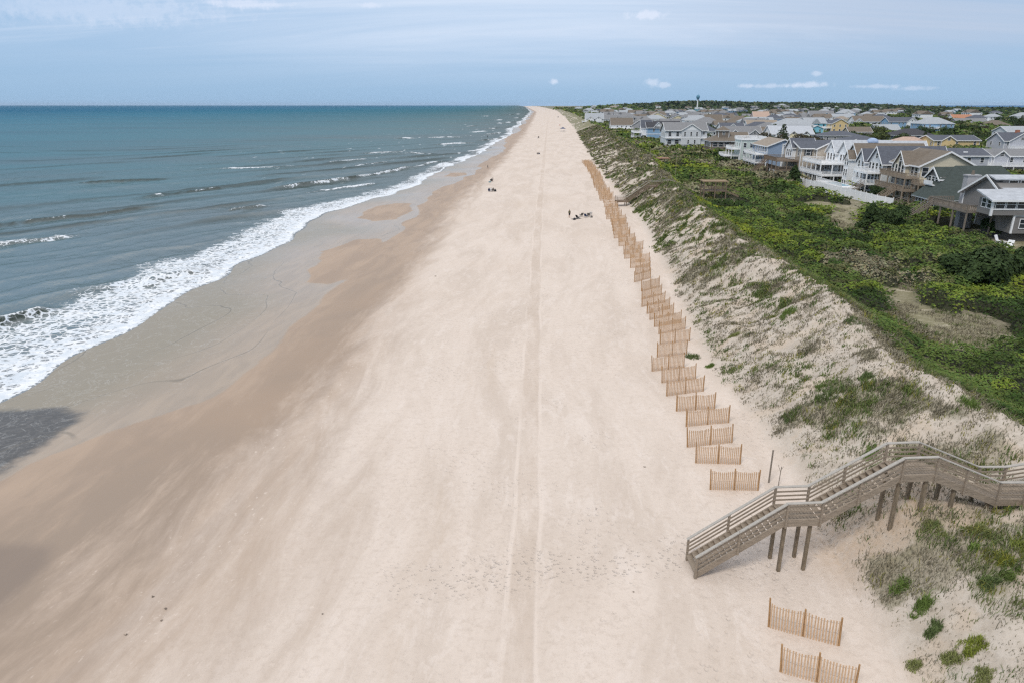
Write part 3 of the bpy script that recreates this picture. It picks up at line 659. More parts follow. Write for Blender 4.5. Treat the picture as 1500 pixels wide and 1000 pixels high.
    def stair(s, a, b, w, mat, rail=True):
        """straight outside stair from a (top) to b (bottom)"""
        a = Vector(a); b = Vector(b); d = (b-a); dh = Vector((d.x, d.y, 0)).normalized(); sd = Vector((-dh.y, dh.x, 0)); n = max(4, int(abs(d.z)/.2))
        st = MB()
        for k in (-1, 1): st.beam(a+sd*k*w/2, b+sd*k*w/2, .08, .3)
        for i in range(n):
            c = a+d*((i+.5)/n); st.beam(c-sd*w/2, c+sd*w/2, .28, .05)
        o = st.build('outside_stair', mat, s.r)
        if rail:
            r = MB()
            for k in (-1, 1):
                for hh in (.95, .55): r.beam(a+sd*k*w/2+Vector((0,0,hh)), b+sd*k*w/2+Vector((0,0,hh)), .07, .1)
                for i in range(5): c = a+d*(i/4)+sd*k*w/2; r.box(c.x-.05, c.x+.05, c.y-.05, c.y+.05, c.z, c.z+.95)
            r.build('railing', mat, o)
    def done(s):
        for (n, _), (m, mat) in s.p.items():
            if m.v: m.build(n, mat, s.r)
        return s.r

def at(px, D):   # world x of a bearing at a camera depth
    return (px-750)/1000*D
# --- the near row, each house by hand (local x inland, local y up the coast)
h = House('beach_house', 'grey shingled house with pale metal roof and a band of sunroom windows, nearest of all', 82, 112, -.05, wall=WL['grey'], roof=RF['metal'])
h.block(0,18,0,10,1.5,4.5); h.block(.8,17.5,.8,9,-1,1.5, flat('base_block', (.10,.095,.09)), 'base')
h.block(-4,18,-.3,3.6,4.5,5.5); h.block(-3.9,18,-.2,3.6,5.5,7.0, WL['grey']); h.block(-.5,18,3.6,14,4.5,7.0)
h.mb('wall', WL['grey']).prism([(3.6,6.95),(14,6.95),(14,7.0),(7.6,10.0),(3.6,8.1)], 'x', -.496, 17.9)
R_ = h.mb('roof', RF['metal'])
R_.prism([(14.7,6.55),(7.5,10.25),(7.5,10.03),(14.7,6.33)], 'x', -1.2, 18.4); R_.prism([(5.3,9.75),(7.5,10.25),(7.5,10.0),(5.3,9.53)], 'x', -.9, 18.4)
R_.prism([(-1.0,7.0),(5.9,8.85),(5.9,8.6),(-1.0,6.78)], 'x', -.3, 18.4); R_.prism([(-1.0,7.003),(3.6,8.25),(3.6,8.0),(-1.0,6.783)], 'x', -4.7, -.31)
h.mb('wall', WL['grey']).box(.6,18,5.7,7.4,8.0,9.72)
T = h.mb('trim', WHITE); T.prism([(14.75,6.6),(7.5,10.3),(7.5,9.95),(14.75,6.25)], 'x', -1.29, -1.2); T.prism([(3.2,8.0),(7.5,10.3),(7.5,9.95),(3.2,7.65)], 'x', -1.29, -1.2)
T.box(-4.7,18.4,-1.1,-1.0,6.74,7.03); T.box(-4.12,-3.8,-.42,-.1,4.4,7.0); T.box(-4.05,18,-.38,-.3,5.36,5.54); T.box(-.12,.14,-.12,.14,1.5,4.5); T.box(0,18,-.08,0,4.3,4.5)
for k in range(13): h.win('-y', -.22, -2.75+1.72*k, 6.25, 1.4, 1.35)
h.wins('-x', -3.92, (.55,2.1), 6.25, 1.1, 1.35); h.win('-x', -.52, 6.3, 5.7, 1.7, 2.1); h.wins('-y', 5.68, (2.3,4.2,9.,11.), 8.95, 1.35, .95); h.wins('-y', -.02, (1.6,6.0,11), 3.1, .95, 1.4)
c = MB(); c.box(-.3,1.9,14.2,15.6,0,9.4); c.box(-.42,2.02,14.08,15.72,9.3,9.55); ch = c.build('chimney', WL['lgrey'], h.r); c = MB(); c.lathe([(.3,9.55),(.22,10.3)], 8, (.8,14.9)); c.build('chimney_pot', RF['brown'], ch)
h.deck(-5,-.5,4.5,17,4.4, WOOD, ('-x','-y','+y'), WOOD, 3.5); h.stair((-5,15.9,4.3),(-10.5,15.2,.4),1.3,WOOD); h.done()

h = House('beach_house', 'low house with a vast dark green hipped roof and windowed bay facing the dune', 87.4, 142.5, -.05, wall=WL['grey'], roof=RF['green'])
bay = [(0,0),(20,0),(20,16),(7.5,16),(0,8)]; h.mb('wall', WL['grey']).prism(bay, 'z', -.6, 3.2); h.foot(0,20,0,16)
ev_ = [(-.9,-.9),(20.9,-.9),(20.9,16.9),(7.1,16.9),(-.9,8.4)]; vv = [(x,y,3.15) for x,y in ev_]+[(7,8,9.3),(16.5,8,9.3)]
h.mb('roof', RF['green']).add(vv, [(0,1,6,5),(1,2,6),(2,3,5,6),(3,4,5),(4,0,5),(4,3,2,1,0)]); h.mb('trim', WHITE).prism([(x*.985+.1,y*.985+.1) for x,y in ev_], 'z', 2.9, 3.13)
h.gable(3.0,8.5,5.4,10.6,7.0,9.05,'x',.45,RF['green'],WL['grey']); h.block(3.0,5,5.4,10.6,5.2,7.1,None,'wall',False); h.wins('-x', 2.98, (6.6,8.,9.4), 6.5, 1.0, 1.0)
h.block(1.4,3.0,5.2,8.4,5.3,5.5,WHITE,'roof_deck',False); h.mb('railing', WHITE).box(1.3,1.4,5.1,8.5,5.5,6.3)
h.wins('-x', -.02, [.9+1.3*k for k in range(6)], 1.95, 1.0, 1.5); h.wins('-y', -.02, (1.,2.6,4.2), 1.95, 1.2, 1.5, pane=BLIND); h.wins('-y', -.02, (7,10), 1.95, 1.1, 1.5)
h.stair((-1,10.5,1.4),(-8,8,-.6),1.5,WOOD); h.done()

h = House('beach_house', 'cream house with brown roof, its wide gable end and white raking trim turned this way', 93, 160, -.05, wall=WL['cream'], roof=RF['brown'])
h.block(0,12,0,13,-.5,8.3); h.gable(0,12,0,13,8.3,11.3,'y',.6); h.gable(-1.2,6,4.2,9.2,8.3,11.0,'x',.4); h.block(-1.2,0,4.2,9.2,5.4,8.3,None,'wall',False)
h.wins('-y', -.02, (1.3,3.2,5.1), 6.7, 1.3, 1.9); h.win('-x', -1.22, 6.7, 7.2, 1.1, 2.8); h.wins('-x', -1.22, (5.2,8.2), 6.8, .9, 1.9); h.wins('-x', -.02, (1.2,2.9,10.4,12), 6.7, 1.1, 1.9); h.win('-x', -1.22, 6.7, 9.2, 1.0, .9)
h.wins('-x', -.02, (1.5,4,6.5,9,11.5), 4.0, 1.2, 1.7); h.wins('-x', -.02, (2,5,8,11), 1.3, 1.4, 1.7); h.wins('-y', -.02, (2,6,9), 4., 1.1, 1.5)
h.deck(-3.2,0,-.5,12,5.4, WOOD2, ('-x','-y','+y'), WOOD2); h.deck(-3.8,0,-1.5,12.5,2.7, WOOD2, ('-x','-y'), WOOD2); h.deck(-1.5,5,-3.6,-.2,4.3, WOOD2, ('-x','-y'), WOOD2)
h.stair((-3.8,2,2.6),(-9,.8,-.4),1.4,WOOD2); h.done()

h = House('beach_house', 'pale grey house with dark slate roof, two sea gables and white porches', 93.5, 177, -.05, wall=WL['pale'], roof=RF['slate'])
h.block(0,16,0,13,-.5,7.6); h.gable(0,16,0,8,7.6,11.4,'x',.5); h.gable(-.8,12,8.4,13,7.6,10.4,'x',.45); h.block(-.8,0,8.4,13,0,7.6,None,'wall',False)
h.wins('-x', -.02, (1.2,3.2,5.2,7.0), 6.4, 1.1, 1.6); h.win('-x', -.02, 4, 9.0, 1.0, 1.2); h.wins('-x', -.82, (9.6,11.8), 6.4, .9, 1.7); h.wins('-x', -.82, (9.6,11.8), 3.6, .9, 1.7); h.wins('-x', -.82, (9.6,11.8), 1.0, .9, 1.6)
h.wins('-x', -.02, (1.,2.6,4.6,6.6), 3.7, 1.3, 1.9); h.wins('-x', -.02, (1.4,4,6.6), 1.1, 1.4, 1.8); h.wins('-y', -.02, (1.5,4,8), 6.3, 1.0, 1.5)
h.deck(-3.6,0,.2,8.2,5.0, WHITE); h.deck(-3.6,0,.2,8.2,2.3, WHITE); h.stair((-3.6,1.5,2.2),(-8,0,-.5),1.5,WOOD); h.done()

h = House('beach_house', 'narrow white house with brown roof squeezed between slate and metal roofed neighbours', 94.5, 192, -.05, wall=WL['white'], roof=RF['brown'])
h.block(0,18,0,7.5,-.5,8.6); h.gable(0,18,0,7.5,8.6,11.9,'x',.5); h.block(-2,0,1,4,0,8.2); h.gable(-2,3,1,4,8.2,10.2,'x',.35)
h.wins('-x', -2.02, (1.8,3.2), 7.0, .8, 1.7); h.wins('-x', -2.02, (1.8,3.2), 4.2, .8, 1.7); h.wins('-x', -2.02, (1.8,3.2), 1.4, .8, 1.5); h.wins('-x', -.02, (5,6.4), 7., .9, 1.6); h.wins('-x', -.02, (5,6.4), 4., .9, 1.6)
h.done()

h = House('beach_house', 'big white house with light metal roof and stacked white decks over a fenced yard', 96, 201, -.05, wall=WL['white'], roof=RF['metal'])
h.block(0,22,0,15,-.5,8.8); h.gable(0,22,0,7.5,8.8,12.2,'x',.5); h.gable(-.5,16,7.8,15,8.8,12.0,'x',.5); h.block(-.5,0,7.8,15,0,8.8,None,'wall',False)
h.wins('-x', -.02, (1.2,3.2,5.2), 7.3, 1.1, 1.7); h.wins('-x', -.52, (9,11.2,13.4), 7.3, 1.1, 1.8); h.win('-x', -.52, 11.3, 10.2, .8, 1.1); h.wins('-x', -.02, (1,3,5), 4.2, 1.2, 1.9); h.wins('-x', -.52, (8.8,10.6,12.4,14), 4.2, 1.2, 1.9); h.wins('-x', -.52, (9,11,13), 1.2, 1.3, 1.8); h.wins('-x', -.02, (1.5,4,6.4), 1.2, 1.3, 1.8)
h.deck(-7,0,1.5,16.5,5.8, WHITE); h.deck(-7.4,0,-1,16.6,2.8, WHITE); 
d = MB(); d.lathe([(1.6,11.7),(1.5,12.2),(1.0,12.7),(.3,12.95)], 12, (7.5,3.7)); d.build('skylight_dome', flat('dome_blue', (.33,.42,.58), .3), h.r); h.done()

h = House('beach_house', 'tan house with slate roof, dark shutters and a big blank bay under a gable', 90, 220, -.05, wall=WL['tan'], roof=RF['slate'])
SHUT = flat('dark_shutter', (.05,.055,.06), .6)
h.block(0,17,0,16,-.5,9.0); h.gable(0,17,0,16,9.0,11.0,'x',.5); h.block(4.2,10.2,-1.6,0,3.6,9.0); h.gable(4.2,10.2,-1.6,6,9.0,10.5,'y',.4)
h.gable(-1.0,6,4.8,11.2,9.0,11.6,'x',.4,RF['slate'],WL['white']); h.block(-1.0,0,4.8,11.2,5.2,9.0,WL['white'],'wall',False)
h.wins('-y', -.02, (2.2,12.2), 7.6, 1.3, 1.7, shut=SHUT); h.win('-y', -.02, 8.5, 2.2, 1.2, 1.5, shut=SHUT); h.win('-y', -.02, 3.2, 2.2, .9, .8); h.wins('-x', -1.02, (6.2,8,9.8), 7.2, 1.0, 1.8); h.win('-x', -1.02, 8, 10.0, .7, .7); h.wins('-x', -.02, (2,13.6), 7.4, 1.1, 1.7)
h.deck(-7,0,1,14,5.0, WOODB, ('-x','-y','+y'), WOODB); h.deck(-6,0,1,14,2.2, WOODB, ('-x','-y'), WOODB); h.stair((-7,10.5,4.9),(-12,9,.2),1.4,WOODB); h.done()

h = House('beach_house', 'blue grey house with white balconies towards the sea and a plain near wall', 89.5, 248, -.05, wall=WL['blue'], roof=RF['tan'])
h.block(0,11,0,18,-.5,8.0); h.gable(0,11,0,18,8.0,10.2,'y',.5); h.wins('-x', -.02, (2,4.5,7,9.5,12,15), 6.5, 1.3, 1.8); h.wins('-x', -.02, (2,5,8,11,14), 3.7, 1.6, 1.9)
h.block(5,5.5,-.12,0,0,8.6,WHITE,'corner_board',False); h.block(0,11,.3,17,-.4,.6,WHITE,'skirt',False)
h.deck(-4,0,.2,15,5.0, WHITE); h.deck(-4,0,.2,15,2.2, WHITE); h.done()

h = House('beach_house', 'mint white flat topped house with a white railed roof terrace', 88.5, 274, -.05, wall=WL['mint'], roof=RF['lgrey'])
h.block(0,9,0,9,-.5,8.6); h.deck(-.3,9.3,-.3,9.3,8.9, WHITE, ('-x','-y','+x','+y'), WHITE, 0, rh=1.1, fill=.2); h.wins('-y', -.02, (1.5,4,6.8), 6.8, 1., 1.6); h.wins('-x', -.02, (2,5,7.5), 6.8, 1., 1.6); h.wins('-y', -.02, (1.5,4), 4, 1., 1.6)
h.deck(-3.5,0,-.2,9,5.4, WHITE); h.deck(-6,0,1,9,2.8, WHITE); h.done()

h = House('beach_house', 'weathered brown house with a lookout tower and dark open porches', 89, 318, -.05, wall=WL['brown'], roof=RF['brown'])
h.block(0,17,0,12,2.2,6.2); h.block(.5,16.5,.5,11.5,-1,2.2, flat('porch_dark', (.06,.055,.05)), 'base'); h.hip(0,11,0,12,6.2,9.2,1.0); h.block(3.6,8.2,2,7,6.2,10.6); h.hip(3.6,8.2,2,7,10.6,12.4,.6); h.gable(9.5,17,0,12,6.2,9.8,'x',.5)
h.win('-y', 1.98, 5.9, 9.3, .9, 1.2); h.wins('-y', -.02, (2,4.6,7.2), 4.6, 1.9, 1.9); h.wins('-y', -.02, (11.5,13.2,14.9), 6.2, 1.3, .6); h.wins('-x', -.02, (2,5,8), 4.6, 1.4, 1.8); h.deck(-3.5,9,-3,-.1,2.6, WOODB, ('-x','-y'), WOODB, 3); h.done()

h = House('beach_house', 'large pale house with grey roof and a broad central gable beyond the scrub', 75.5, 350, -.04, wall=WL['pale'], roof=RF['grey'])
h.block(0,20,0,14,-.5,10.0); h.gable(0,20,0,14,10.0,13.4,'x',.6); h.gable(7.4,17,-.8,7,10.0,12.9,'y',.5,None,WL['white']); h.block(7.6,16.8,-.8,0,3,10.0,None,'wall',False)
h.block(-.1,20.1,-.9,14.1,5.9,6.3,WHITE,'belt_course',False); h.block(8,20.2,-1.1,-.9,-.5,2.6,WHITE,'skirt',False)
h.wins('-y', -.02, (2,5.8), 8, 1.3, 2.); h.wins('-y', -.82, (9.2,12.2,15), 8.1, .7, 1.9); h.wins('-y', -.82, (11,14.2), 4.4, .7, 1.9); h.win('-y', -.02, 18.5, 8.4, .8, 1.3); h.wins('-y', -.02, (2,5.6), 4.3, 1.9, 1.9); h.wins('-x', -.02, (2,6,10), 8, 1.2, 1.8); h.done()

h = House('beach_house', 'sky blue house with dark roof, white belt course and white sea decks', 81, 428, -.04, wall=WL['sky'], roof=RF['dark'])
h.block(0,20,0,13,-.5,9.0); h.gable(0,20,0,13,9.0,12.4,'x',.6); h.gable(-3,3,3,10,9.0,13,'x',.5,RF['slate'],WL['white']); h.block(-3,0,3,10,0,9.0,WL['white']); h.gable(4,9,-.3,5,9.4,12.0,'y',.4,RF['slate'],WL['white'])
h.block(-.1,20.1,-.1,13.1,4.9,5.3,WHITE,'belt_course',False); h.wins('-y', -.02, (4,8,15,17), 7.3, .9, 1.6); h.wins('-y', -.02, (8,15), 3.2, .9, 1.6); h.wins('-x', -3.02, (4.5,6.5,8.5), 7.2, 1.1, 1.8); h.wins('-x', -3.02, (4.5,6.5,8.5), 3.6, 1.1, 1.8)
h.deck(-8,-3,-1,12,6.0, WHITE); h.deck(-8,0,-1,12,3.0, WHITE); h.done()

# --- the rows behind: one line each
def mid(label, px0, px1, pe, pr_, ze, wall, roof, style, extra=(), depth=None, name='beach_house', zr=None):
    e = math.radians(19.1)-math.atan((500-pe)/1000); d = (CAM_H-ze)/math.tan(e); D = d*math.cos(PITCH)+(CAM_H-ze)*math.sin(PITCH)
    x0, x1 = at(px0, D), at(px1, D); L = x1-x0; dp = depth or min(16, max(9, L*.7))
    e2 = math.radians(19.1)-math.atan((500-pr_)/1000); zr = min(ze+5.5, max(ze+1.8, CAM_H-(d+dp/2)*math.tan(e2))) if zr is None else zr
    h = House(name, label, x0, d, -.04, wall=WL[wall], roof=RF[roof]); zz = h.z; ze -= zz; zr -= zz
    h.block(0,L,0,dp,-.6,ze)
    if style == 'x': h.gable(0,L,0,dp,ze,zr,'x',.5)
    elif style == 'y': h.gable(0,L,0,dp,ze,zr,'y',.5)
    else: h.hip(0,L,0,dp,ze,zr,.6)
    n = max(2, int(L/3.4)); stor = max(1, int(ze/3.0))
    for k in range(stor):
        zc = ze-1.5-2.9*k
        if zc < .8: break
        for i in range(n):
            if (i*7+k*3+int(px0)) % 5 == 0: continue
            h.win('-y', -.02, L*(i+.5)/n, zc, .95, 1.35)
        for i in range(max(2, int(dp/4))): h.win('-x', -.02, dp*(i+.5)/max(2, int(dp/4)), zc, .95, 1.35)
    for e_ in extra:
        if e_[0] == 'g':      # cross gable facing this way: (x0, x1 as shares, wall)
            a, b_ = e_[1]*L, e_[2]*L; hh = min((b_-a)*.38, zr-ze)
            h.block(a,b_,-.7,0,max(.2, ze-5),ze,WL[e_[3]],'wall',False); h.gable(a,b_,-.7,dp*.45,ze,ze+hh,'y',.4,None,WL[e_[3]])
            h.win('-y', -.72, (a+b_)/2, ze-.2+hh*.3, 1.2, .9)
        if e_[0] == 'd':      # white deck towards us
            h.deck(e_[1]*L, e_[2]*L, -3.2, -.1, ze-2.9*e_[3]-.2, WHITE, ('-x','-y','+x'), WHITE, 3.5)
        if e_[0] == 's':      # white deck towards the sea
            h.deck(-3.5, -.1, .3, dp-.5, ze-2.9*e_[1]-.2, WHITE, ('-x','-y'), WHITE, 3.5)
        if e_[0] == 'c':
            c = MB(); a = e_[1]*L; c.box(a-.7, a+.7, dp*.3, dp*.3+1.2, 0, zr+1.0); c.build('chimney', e_[2], h.r)
        if e_[0] == 'k':
            c = MB(); a = e_[1]*L; c.box(a-.6, a+.6, dp*.16, dp*.2, ze+(zr-ze)*.34, ze+(zr-ze)*.42+.2); c.build('skylight', WHITE, h.r)
    return h.done()
mid('rambling white house with pale metal roof and three small front gables', 1131,1191,196,184,10,'white','metal','x',(('g',.08,.34,'white'),('g',.42,.6,'pyel'),('g',.72,.9,'white'),('s',1),('d',.05,.5,1)))
mid('small turquoise house beyond the rambling white one', 1187,1206,188,183.5,10,'turq','metal','y')
mid('upright yellow house with dark roof and pairs of windows', 1219,1243,181,174,13,'yellow','slate','y',(('s',1),))
mid('grey house with slate hipped roof below the yellow one', 1207,1262,199,192,9.5,'lgrey','slate','hip')
mid('pale house under a long slate hipped roof, a turquoise bay on its side', 1238,1293,207,199,10,'pale','slate','hip',(('g',.18,.32,'turq'),))
mid('tan house with a plain brown roof right of the upright yellow house', 1244,1277,193,186,9,'tan','brown','x')
mid('cream house with pinkish hipped roof near the town trees', 1311,1366,211,200.5,8,'cream','pink','hip')
mid('dark house with black hipped roof behind the pinkish roof', 1313,1368,198.5,188.5,9.5,'navy','dark','hip')
mid('long yellow house with slate roof and one small front gable', 1369,1434,205.5,198,10,'yellow','slate','x',(('g',.14,.46,'yellow'),))
mid('broad blue house with grey hipped roof and a white balcony', 1351,1397,181.5,172,12,'sky','lgrey','hip',(('d',0,.5,1),))
mid('light blue house with dark roof and white gable left of the broad blue house', 1303,1343,178.5,172,11,'sky','slate','x',(('g',.62,.98,'white'),))
mid('low pale house with a light grey roof in the scrub', 1284,1318,190,182.5,8,'pale','lgrey','x')
mid('lavender white house with slate roof and a skylight behind the cream gable', 1373,1448,227.5,217,10.5,'lav','slate','x',(('k',.6,),('s',1)))
mid('lavender grey house with wide white terraces above the grey shingled one', 1454,1530,228,220,9.5,'lav','grey','x',(('g',.02,.28,'lav'),('d',-.3,.75,1),('s',1)))
mid('lavender grey house with a red brick chimney and white balcony', 1472,1530,206,194,10.5,'lav','slate','x',(('g',.1,.7,'lav'),('d',.1,.6,1),('c',.42,BRICK)))
mid('grey roofed house at the edge of the trees behind the brick chimney', 1477,1530,193,185,10,'pale','lgrey','x')
mid('house with a washed out orange roof in the trees', 1397,1426,174,168,9,'white','orange','x')
mid('low grey house with a long grey roof below the orange roof', 1403,1447,179,173.5,8,'lgrey','grey','x')
mid('low house with a brown hipped roof standing alone in the trees', 1446,1480,184,176.5,8,'cream','brown','hip')
mid('grey roofed house by the far trees next to the sound', 1490,1530,171,165,10,'pale','lgrey','hip')
mid('grey shingled house with twin front gables', 1062,1116,197,185,9.5,'lgrey','grey','x',(('g',.1,.42,'lgrey'),('g',.62,.95,'lgrey')))
mid('white and blue house before the twin gabled one', 1056,1090,187,180,11,'white','slate','x',(('g',.3,.7,'white'),))
mid('house with a wide brown roof and tan walls amid the town rows', 1096,1140,184.5,176,10,'pale','tan','x')
mid('brown roofed house left of the wide brown roof', 1070,1100,178,170,11,'tan','brown','hip')
mid('white house with grey tiered roofs high on the wooded rise', 1187,1222,169,161.5,12,'white','grey','x',(('g',.5,.8,'sky'),))
mid('pale blue house with a lantern roof high on the wooded rise', 1230,1253,166,158.5,13,'sky','lgrey','hip',(('g',.3,.7,'white'),))
mid('long low house with a pale roof on the rise', 1152,1169,163,160,12,'pale','lgrey','x')
mid('white house with brown roof and long front porch by the dune', 895,927,183,171.5,9,'white','brown','x',(('d',0,1,1),))
mid('grey house tucked right of the long front porch', 925,948,184,176,8.5,'lgrey','grey','y')
mid('cream house whose pale gable rises behind the sky blue house', 950,976,172,164.5,11.5,'pyel','tan','y')
mid('pale yellow house with slate roof in the crowded rows', 982,1004,174,169,11,'pyel','slate','y')
mid('small turquoise gabled house in the crowded rows', 996,1009,177,172,10.5,'turq','slate','y')
mid('bright white house group with blue grey roofs near the dune', 858,884,174,166,11,'white','lgrey','x',(('g',.1,.45,'white'),('g',.55,.9,'white'),('s',1)))
mid('long grey roofed house right of the bright white group', 882,908,174.5,168.5,9.5,'pale','grey','x')
mid('tan house with brown roof and stepped gables amid the rows', 1033,1058,177,168,11,'tan','brown','x',(('g',.1,.5,'pyel'),))
mid('white house with pale roof before the dark town tree', 1010,1034,176,169.5,11,'white','lgrey','x',(('g',.2,.6,'white'),))
mid('white house with tan roof and white trim at the town centre', 1104,1127,171,163,12,'rose','pink','x')
mid('slate blue house with a flat hipped roof in the town centre', 1124,1146,174,168,11,'blue','slate','hip')
mid('white walled house with brown gabled roof below the wooded rise', 1168,1186,170,164.5,10.5,'white','brown','y')
mid('pale house with steep white gable left of the yellow house', 1206,1222,182,176,10.5,'white','slate','x')
mid('cream house with light roof before the blue lantern house', 1225,1252,172,167,9.5,'pyel','lgrey','x')
mid('white gabled house with brown wing at the scrub edge', 1252,1297,178,170,10,'white','brown','x',(('g',0,.25,'white'),))

# ------------------------------------------------------------------ far houses: a dozen kinds, copied through the town
FARK = [('white','grey'),('pale','slate'),('white','brown'),('tan','brown'),('lgrey','grey'),('sky','lgrey'),('cream','slate'),('white','lgrey'),('blue','grey'),('brown','brown'),('pyel','tan'),('turq','lgrey')]
FARN = ['white house with grey roof','pale grey house with slate roof','white house with brown roof','tan house with brown roof','grey shingled house with grey roof','light blue house with pale roof','cream house with slate roof','white house with pale roof','blue grey house with grey roof','weathered brown house','pale yellow house with tan roof','turquoise house with pale roof']
far_me = []
for k, (w_, r_) in enumerate(FARK):
    m = MB(); L = 13+(k*5) % 6; dp = 10+k % 3; ze = 6.2+(k % 3)*1.1; zr = ze+3.2
    m.cur = 0; m.box(0,L,0,dp,-1.5,ze); m.box(-2.6,0,1,dp-1,2.6,3.0)
    m.cur = 1
    if k % 3 == 1:
        o = .5; v = [(-o,-o,ze),(L+o,-o,ze),(L+o,dp+o,ze),(-o,dp+o,ze),(dp/2,dp/2,zr),(L-dp/2,dp/2,zr)]; m.add(v, [(0,1,5,4),(1,2,5),(2,3,4,5),(3,0,4),(3,2,1,0)])
    else:
        m.prism([(-.5,ze-.2),(dp+.5,ze-.2),(dp/2,zr)], 'x', -.4, L+.4); m.prism([(L*.3,ze-.1),(L*.7,ze-.1),(L*.5,zr-.4)], 'y', -.5, dp/2)
    m.cur = 2; m.box(-.45,L+.45,-.56,-.5,ze-.45,ze-.15)
    m.cur = 3
    for kk in range(2):
        for j in range(4): m.box(L*(j+.5)/4-.5, L*(j+.5)/4+.5, -.05, .05, ze-2.3-2.9*kk, ze-1.0-2.9*kk)
    mm_ = m.mesh('far_house', [WL[w_], RF[r_], WHITE, GLASS]); far_me.append(mm_)
rs = random.Random(5); placed = [(f[0], f[1]) for f in FOOT]; nfar = 0
for k in range(14000):
    if nfar >= 265: break
    d = math.exp(rs.uniform(math.log(430), math.log(3300))); px = rs.uniform(838, 1480)
    if px > 1290 and rs.random() < .8: continue
    if px > 1180 and d < 700 : continue
    D = d*.945+6; x = (px-750)/1000*D; uu = x-float(crest(d))
    if uu < 28 or x > 1500: continue
    if (x-610)**2/260**2+(d-2500)**2/330**2 < 1.2 or (x-1050)**2/330**2+(d-2700)**2/380**2 < 1.2: continue
    gap = 15+d*.006
    if any(abs(x+6-a) < gap+4 and abs(d+5-c) < gap for a, c in placed): continue
    placed.append((x+6, d+5)); kk = rs.randrange(12) if rs.random() < .55 else rs.choice([0,0,1,2,4,7,7])
    o = put('town_house', far_me[kk], None, (x, d, gz(x, d)), -.04+rs.choice([0,0,0,-1.57,.3])); o.scale = [rs.uniform(.9,1.3)]*3
    if o.rotation_euler[2] < -1: o.location.y += 10
    tag(o, 'small far '+FARN[kk]+' among the distant rows of the town', 'house', 'distant houses of the beach town'); nfar += 1
    FOOT.append((x+6, d+5, 9, 7, 0))
# ------------------------------------------------------------------ sand fences
def fence_meshes(v):
    r = random.Random(100+v); L = 3.05; n = 12
    out = []
    pl = []
    for i in range(3):
        x = (0, L/2, L)[i]; lean = r.uniform(-.06, .06); lx = (-1 if i == 0 else (1 if i == 2 else 0))*r.uniform(0, .09)
        m = MB(); m.tube([(x,0.03,-.3),(x+lx*.4,.03+lean*.4,.65),(x+lx,.03+lean,1.46+r.uniform(-.03,.12))], [.052,.048,.042], 7); pl.append((m.mesh('post', POSTM), lx))
    m = MB()
    for side in range(2):
        for j in range(n):
            t = (j+.6)/(n+.2); x = (side+t)*L/2; dip = -.10*math.sin(t*math.pi)+r.uniform(-.03,.03); le = r.uniform(-.02,.02)+(t-.5)*.03
            m.beam((x,-.03,.0+dip*.5-.05),(x+le,-.03+r.uniform(-.02,.02),1.36+dip), .066, .016, (0,1,0))
    w = MB()
    for z in (.2,.68,1.2): w.tube([(0,-.02,z),(L*.25,-.02,z-.07),(L/2,-.02,z),(L*.75,-.02,z-.07),(L,-.02,z)], .006, 4)
    return pl, m.mesh('slat_panel', SLATM), w.mesh('wire', WIRE)
FV = [fence_meshes(v) for v in range(5)]
near_f = [((1143.5,983),(1252,1012)),((1126,917),(1229,943)),((1040.7,715.7),(1110.7,715)),((1019.5,677),(1084.5,676.7)),((1007.5,653.7),(1075.7,645)),((1005.5,624),(1070,616.7)),
 ((991,601.7),(1046.7,596.7)),((977,579.5),(1032.5,570.5)),((970,560.5),(1018.7,553)),((955.7,543),(1002,536)),((963,523),(1006,517.5)),((967,505),(1010,499)),((965.4,490),(1007,481)),
 ((959,479.5),(999,472)),((952.5,469),(991,460)),((948,460),(985.5,451)),((940.5,449.5),(976.5,442)),((940.5,439),(974,430)),((940,427),(971.4,418)),((930,413.5),(959.4,404.5)),((931,403),(959.4,394))]
rf = random.Random(3); wl = [(gp(*a, 2.25), gp(*b_, 2.45)) for a, b_ in near_f]
Lf = Line([(1040,716),(1005,624),(967,505),(940,427),(931,403),(922,383),(912,364),(903,349),(894,331),(880.5,293.5),(868.5,265),(858.6,242.5)], 2.25)
yy = wl[-1][0][1]+4.4
while yy < 292:
    if not (163 < yy < 168):
        x = float(Lf(yy))+rf.uniform(-.5,.5); a = math.radians(rf.uniform(-2, 22)); wl.append(((x, yy), (x+3*math.cos(a), yy+3*math.sin(a))))
    yy += rf.uniform(3.0, 3.9)
ORD = ['first','second','third','fourth','fifth','sixth','seventh','eighth','ninth','tenth','eleventh','twelfth','thirteenth','fourteenth','fifteenth','sixteenth','seventeenth','eighteenth','nineteenth']
for i, (a, c) in enumerate(wl):
    if i == 0: lb = 'nearest slatted sand fence, cut by the bottom edge of the picture'
    elif i == 1: lb = 'slatted sand fence on the near side of the grey stairs, whole and leaning'
    elif i < 21: lb = ORD[i-2]+' slatted sand fence up the beach beyond the big grey stairs'
    else: lb = 'slatted sand fence in the dense overlapping row far up the beach'
    rz = math.atan2(c[1]-a[1], c[0]-a[0]); L = min(3.3, max(2.75, math.hypot(c[0]-a[0], c[1]-a[1])))
    r = empty('sand_fence', (a[0], a[1], gz(*a)), rz, lb, 'sand fence', 'slatted sand fences along the dune foot'); k = L/3.05; r.scale = (k, 1, 1)
    ex = (a[0]+L*math.cos(rz), a[1]+L*math.sin(rz)); dz = gz(*ex)-gz(*a); r.rotation_euler = (0, -math.atan2(dz, L), rz)
    pl, sp, wi = FV[i % 5 if i > 1 else i+2]
    for pm, _ in pl: put('post', pm, r)
    p = put('slat_panel', sp, r); put('wire', wi, p)

CAPM = flat('toplit_rail_wood', (.40,.37,.33), .85, .18, 3, grain=(1,6,6))  # lighter wood for rail caps: light from above put into the colour
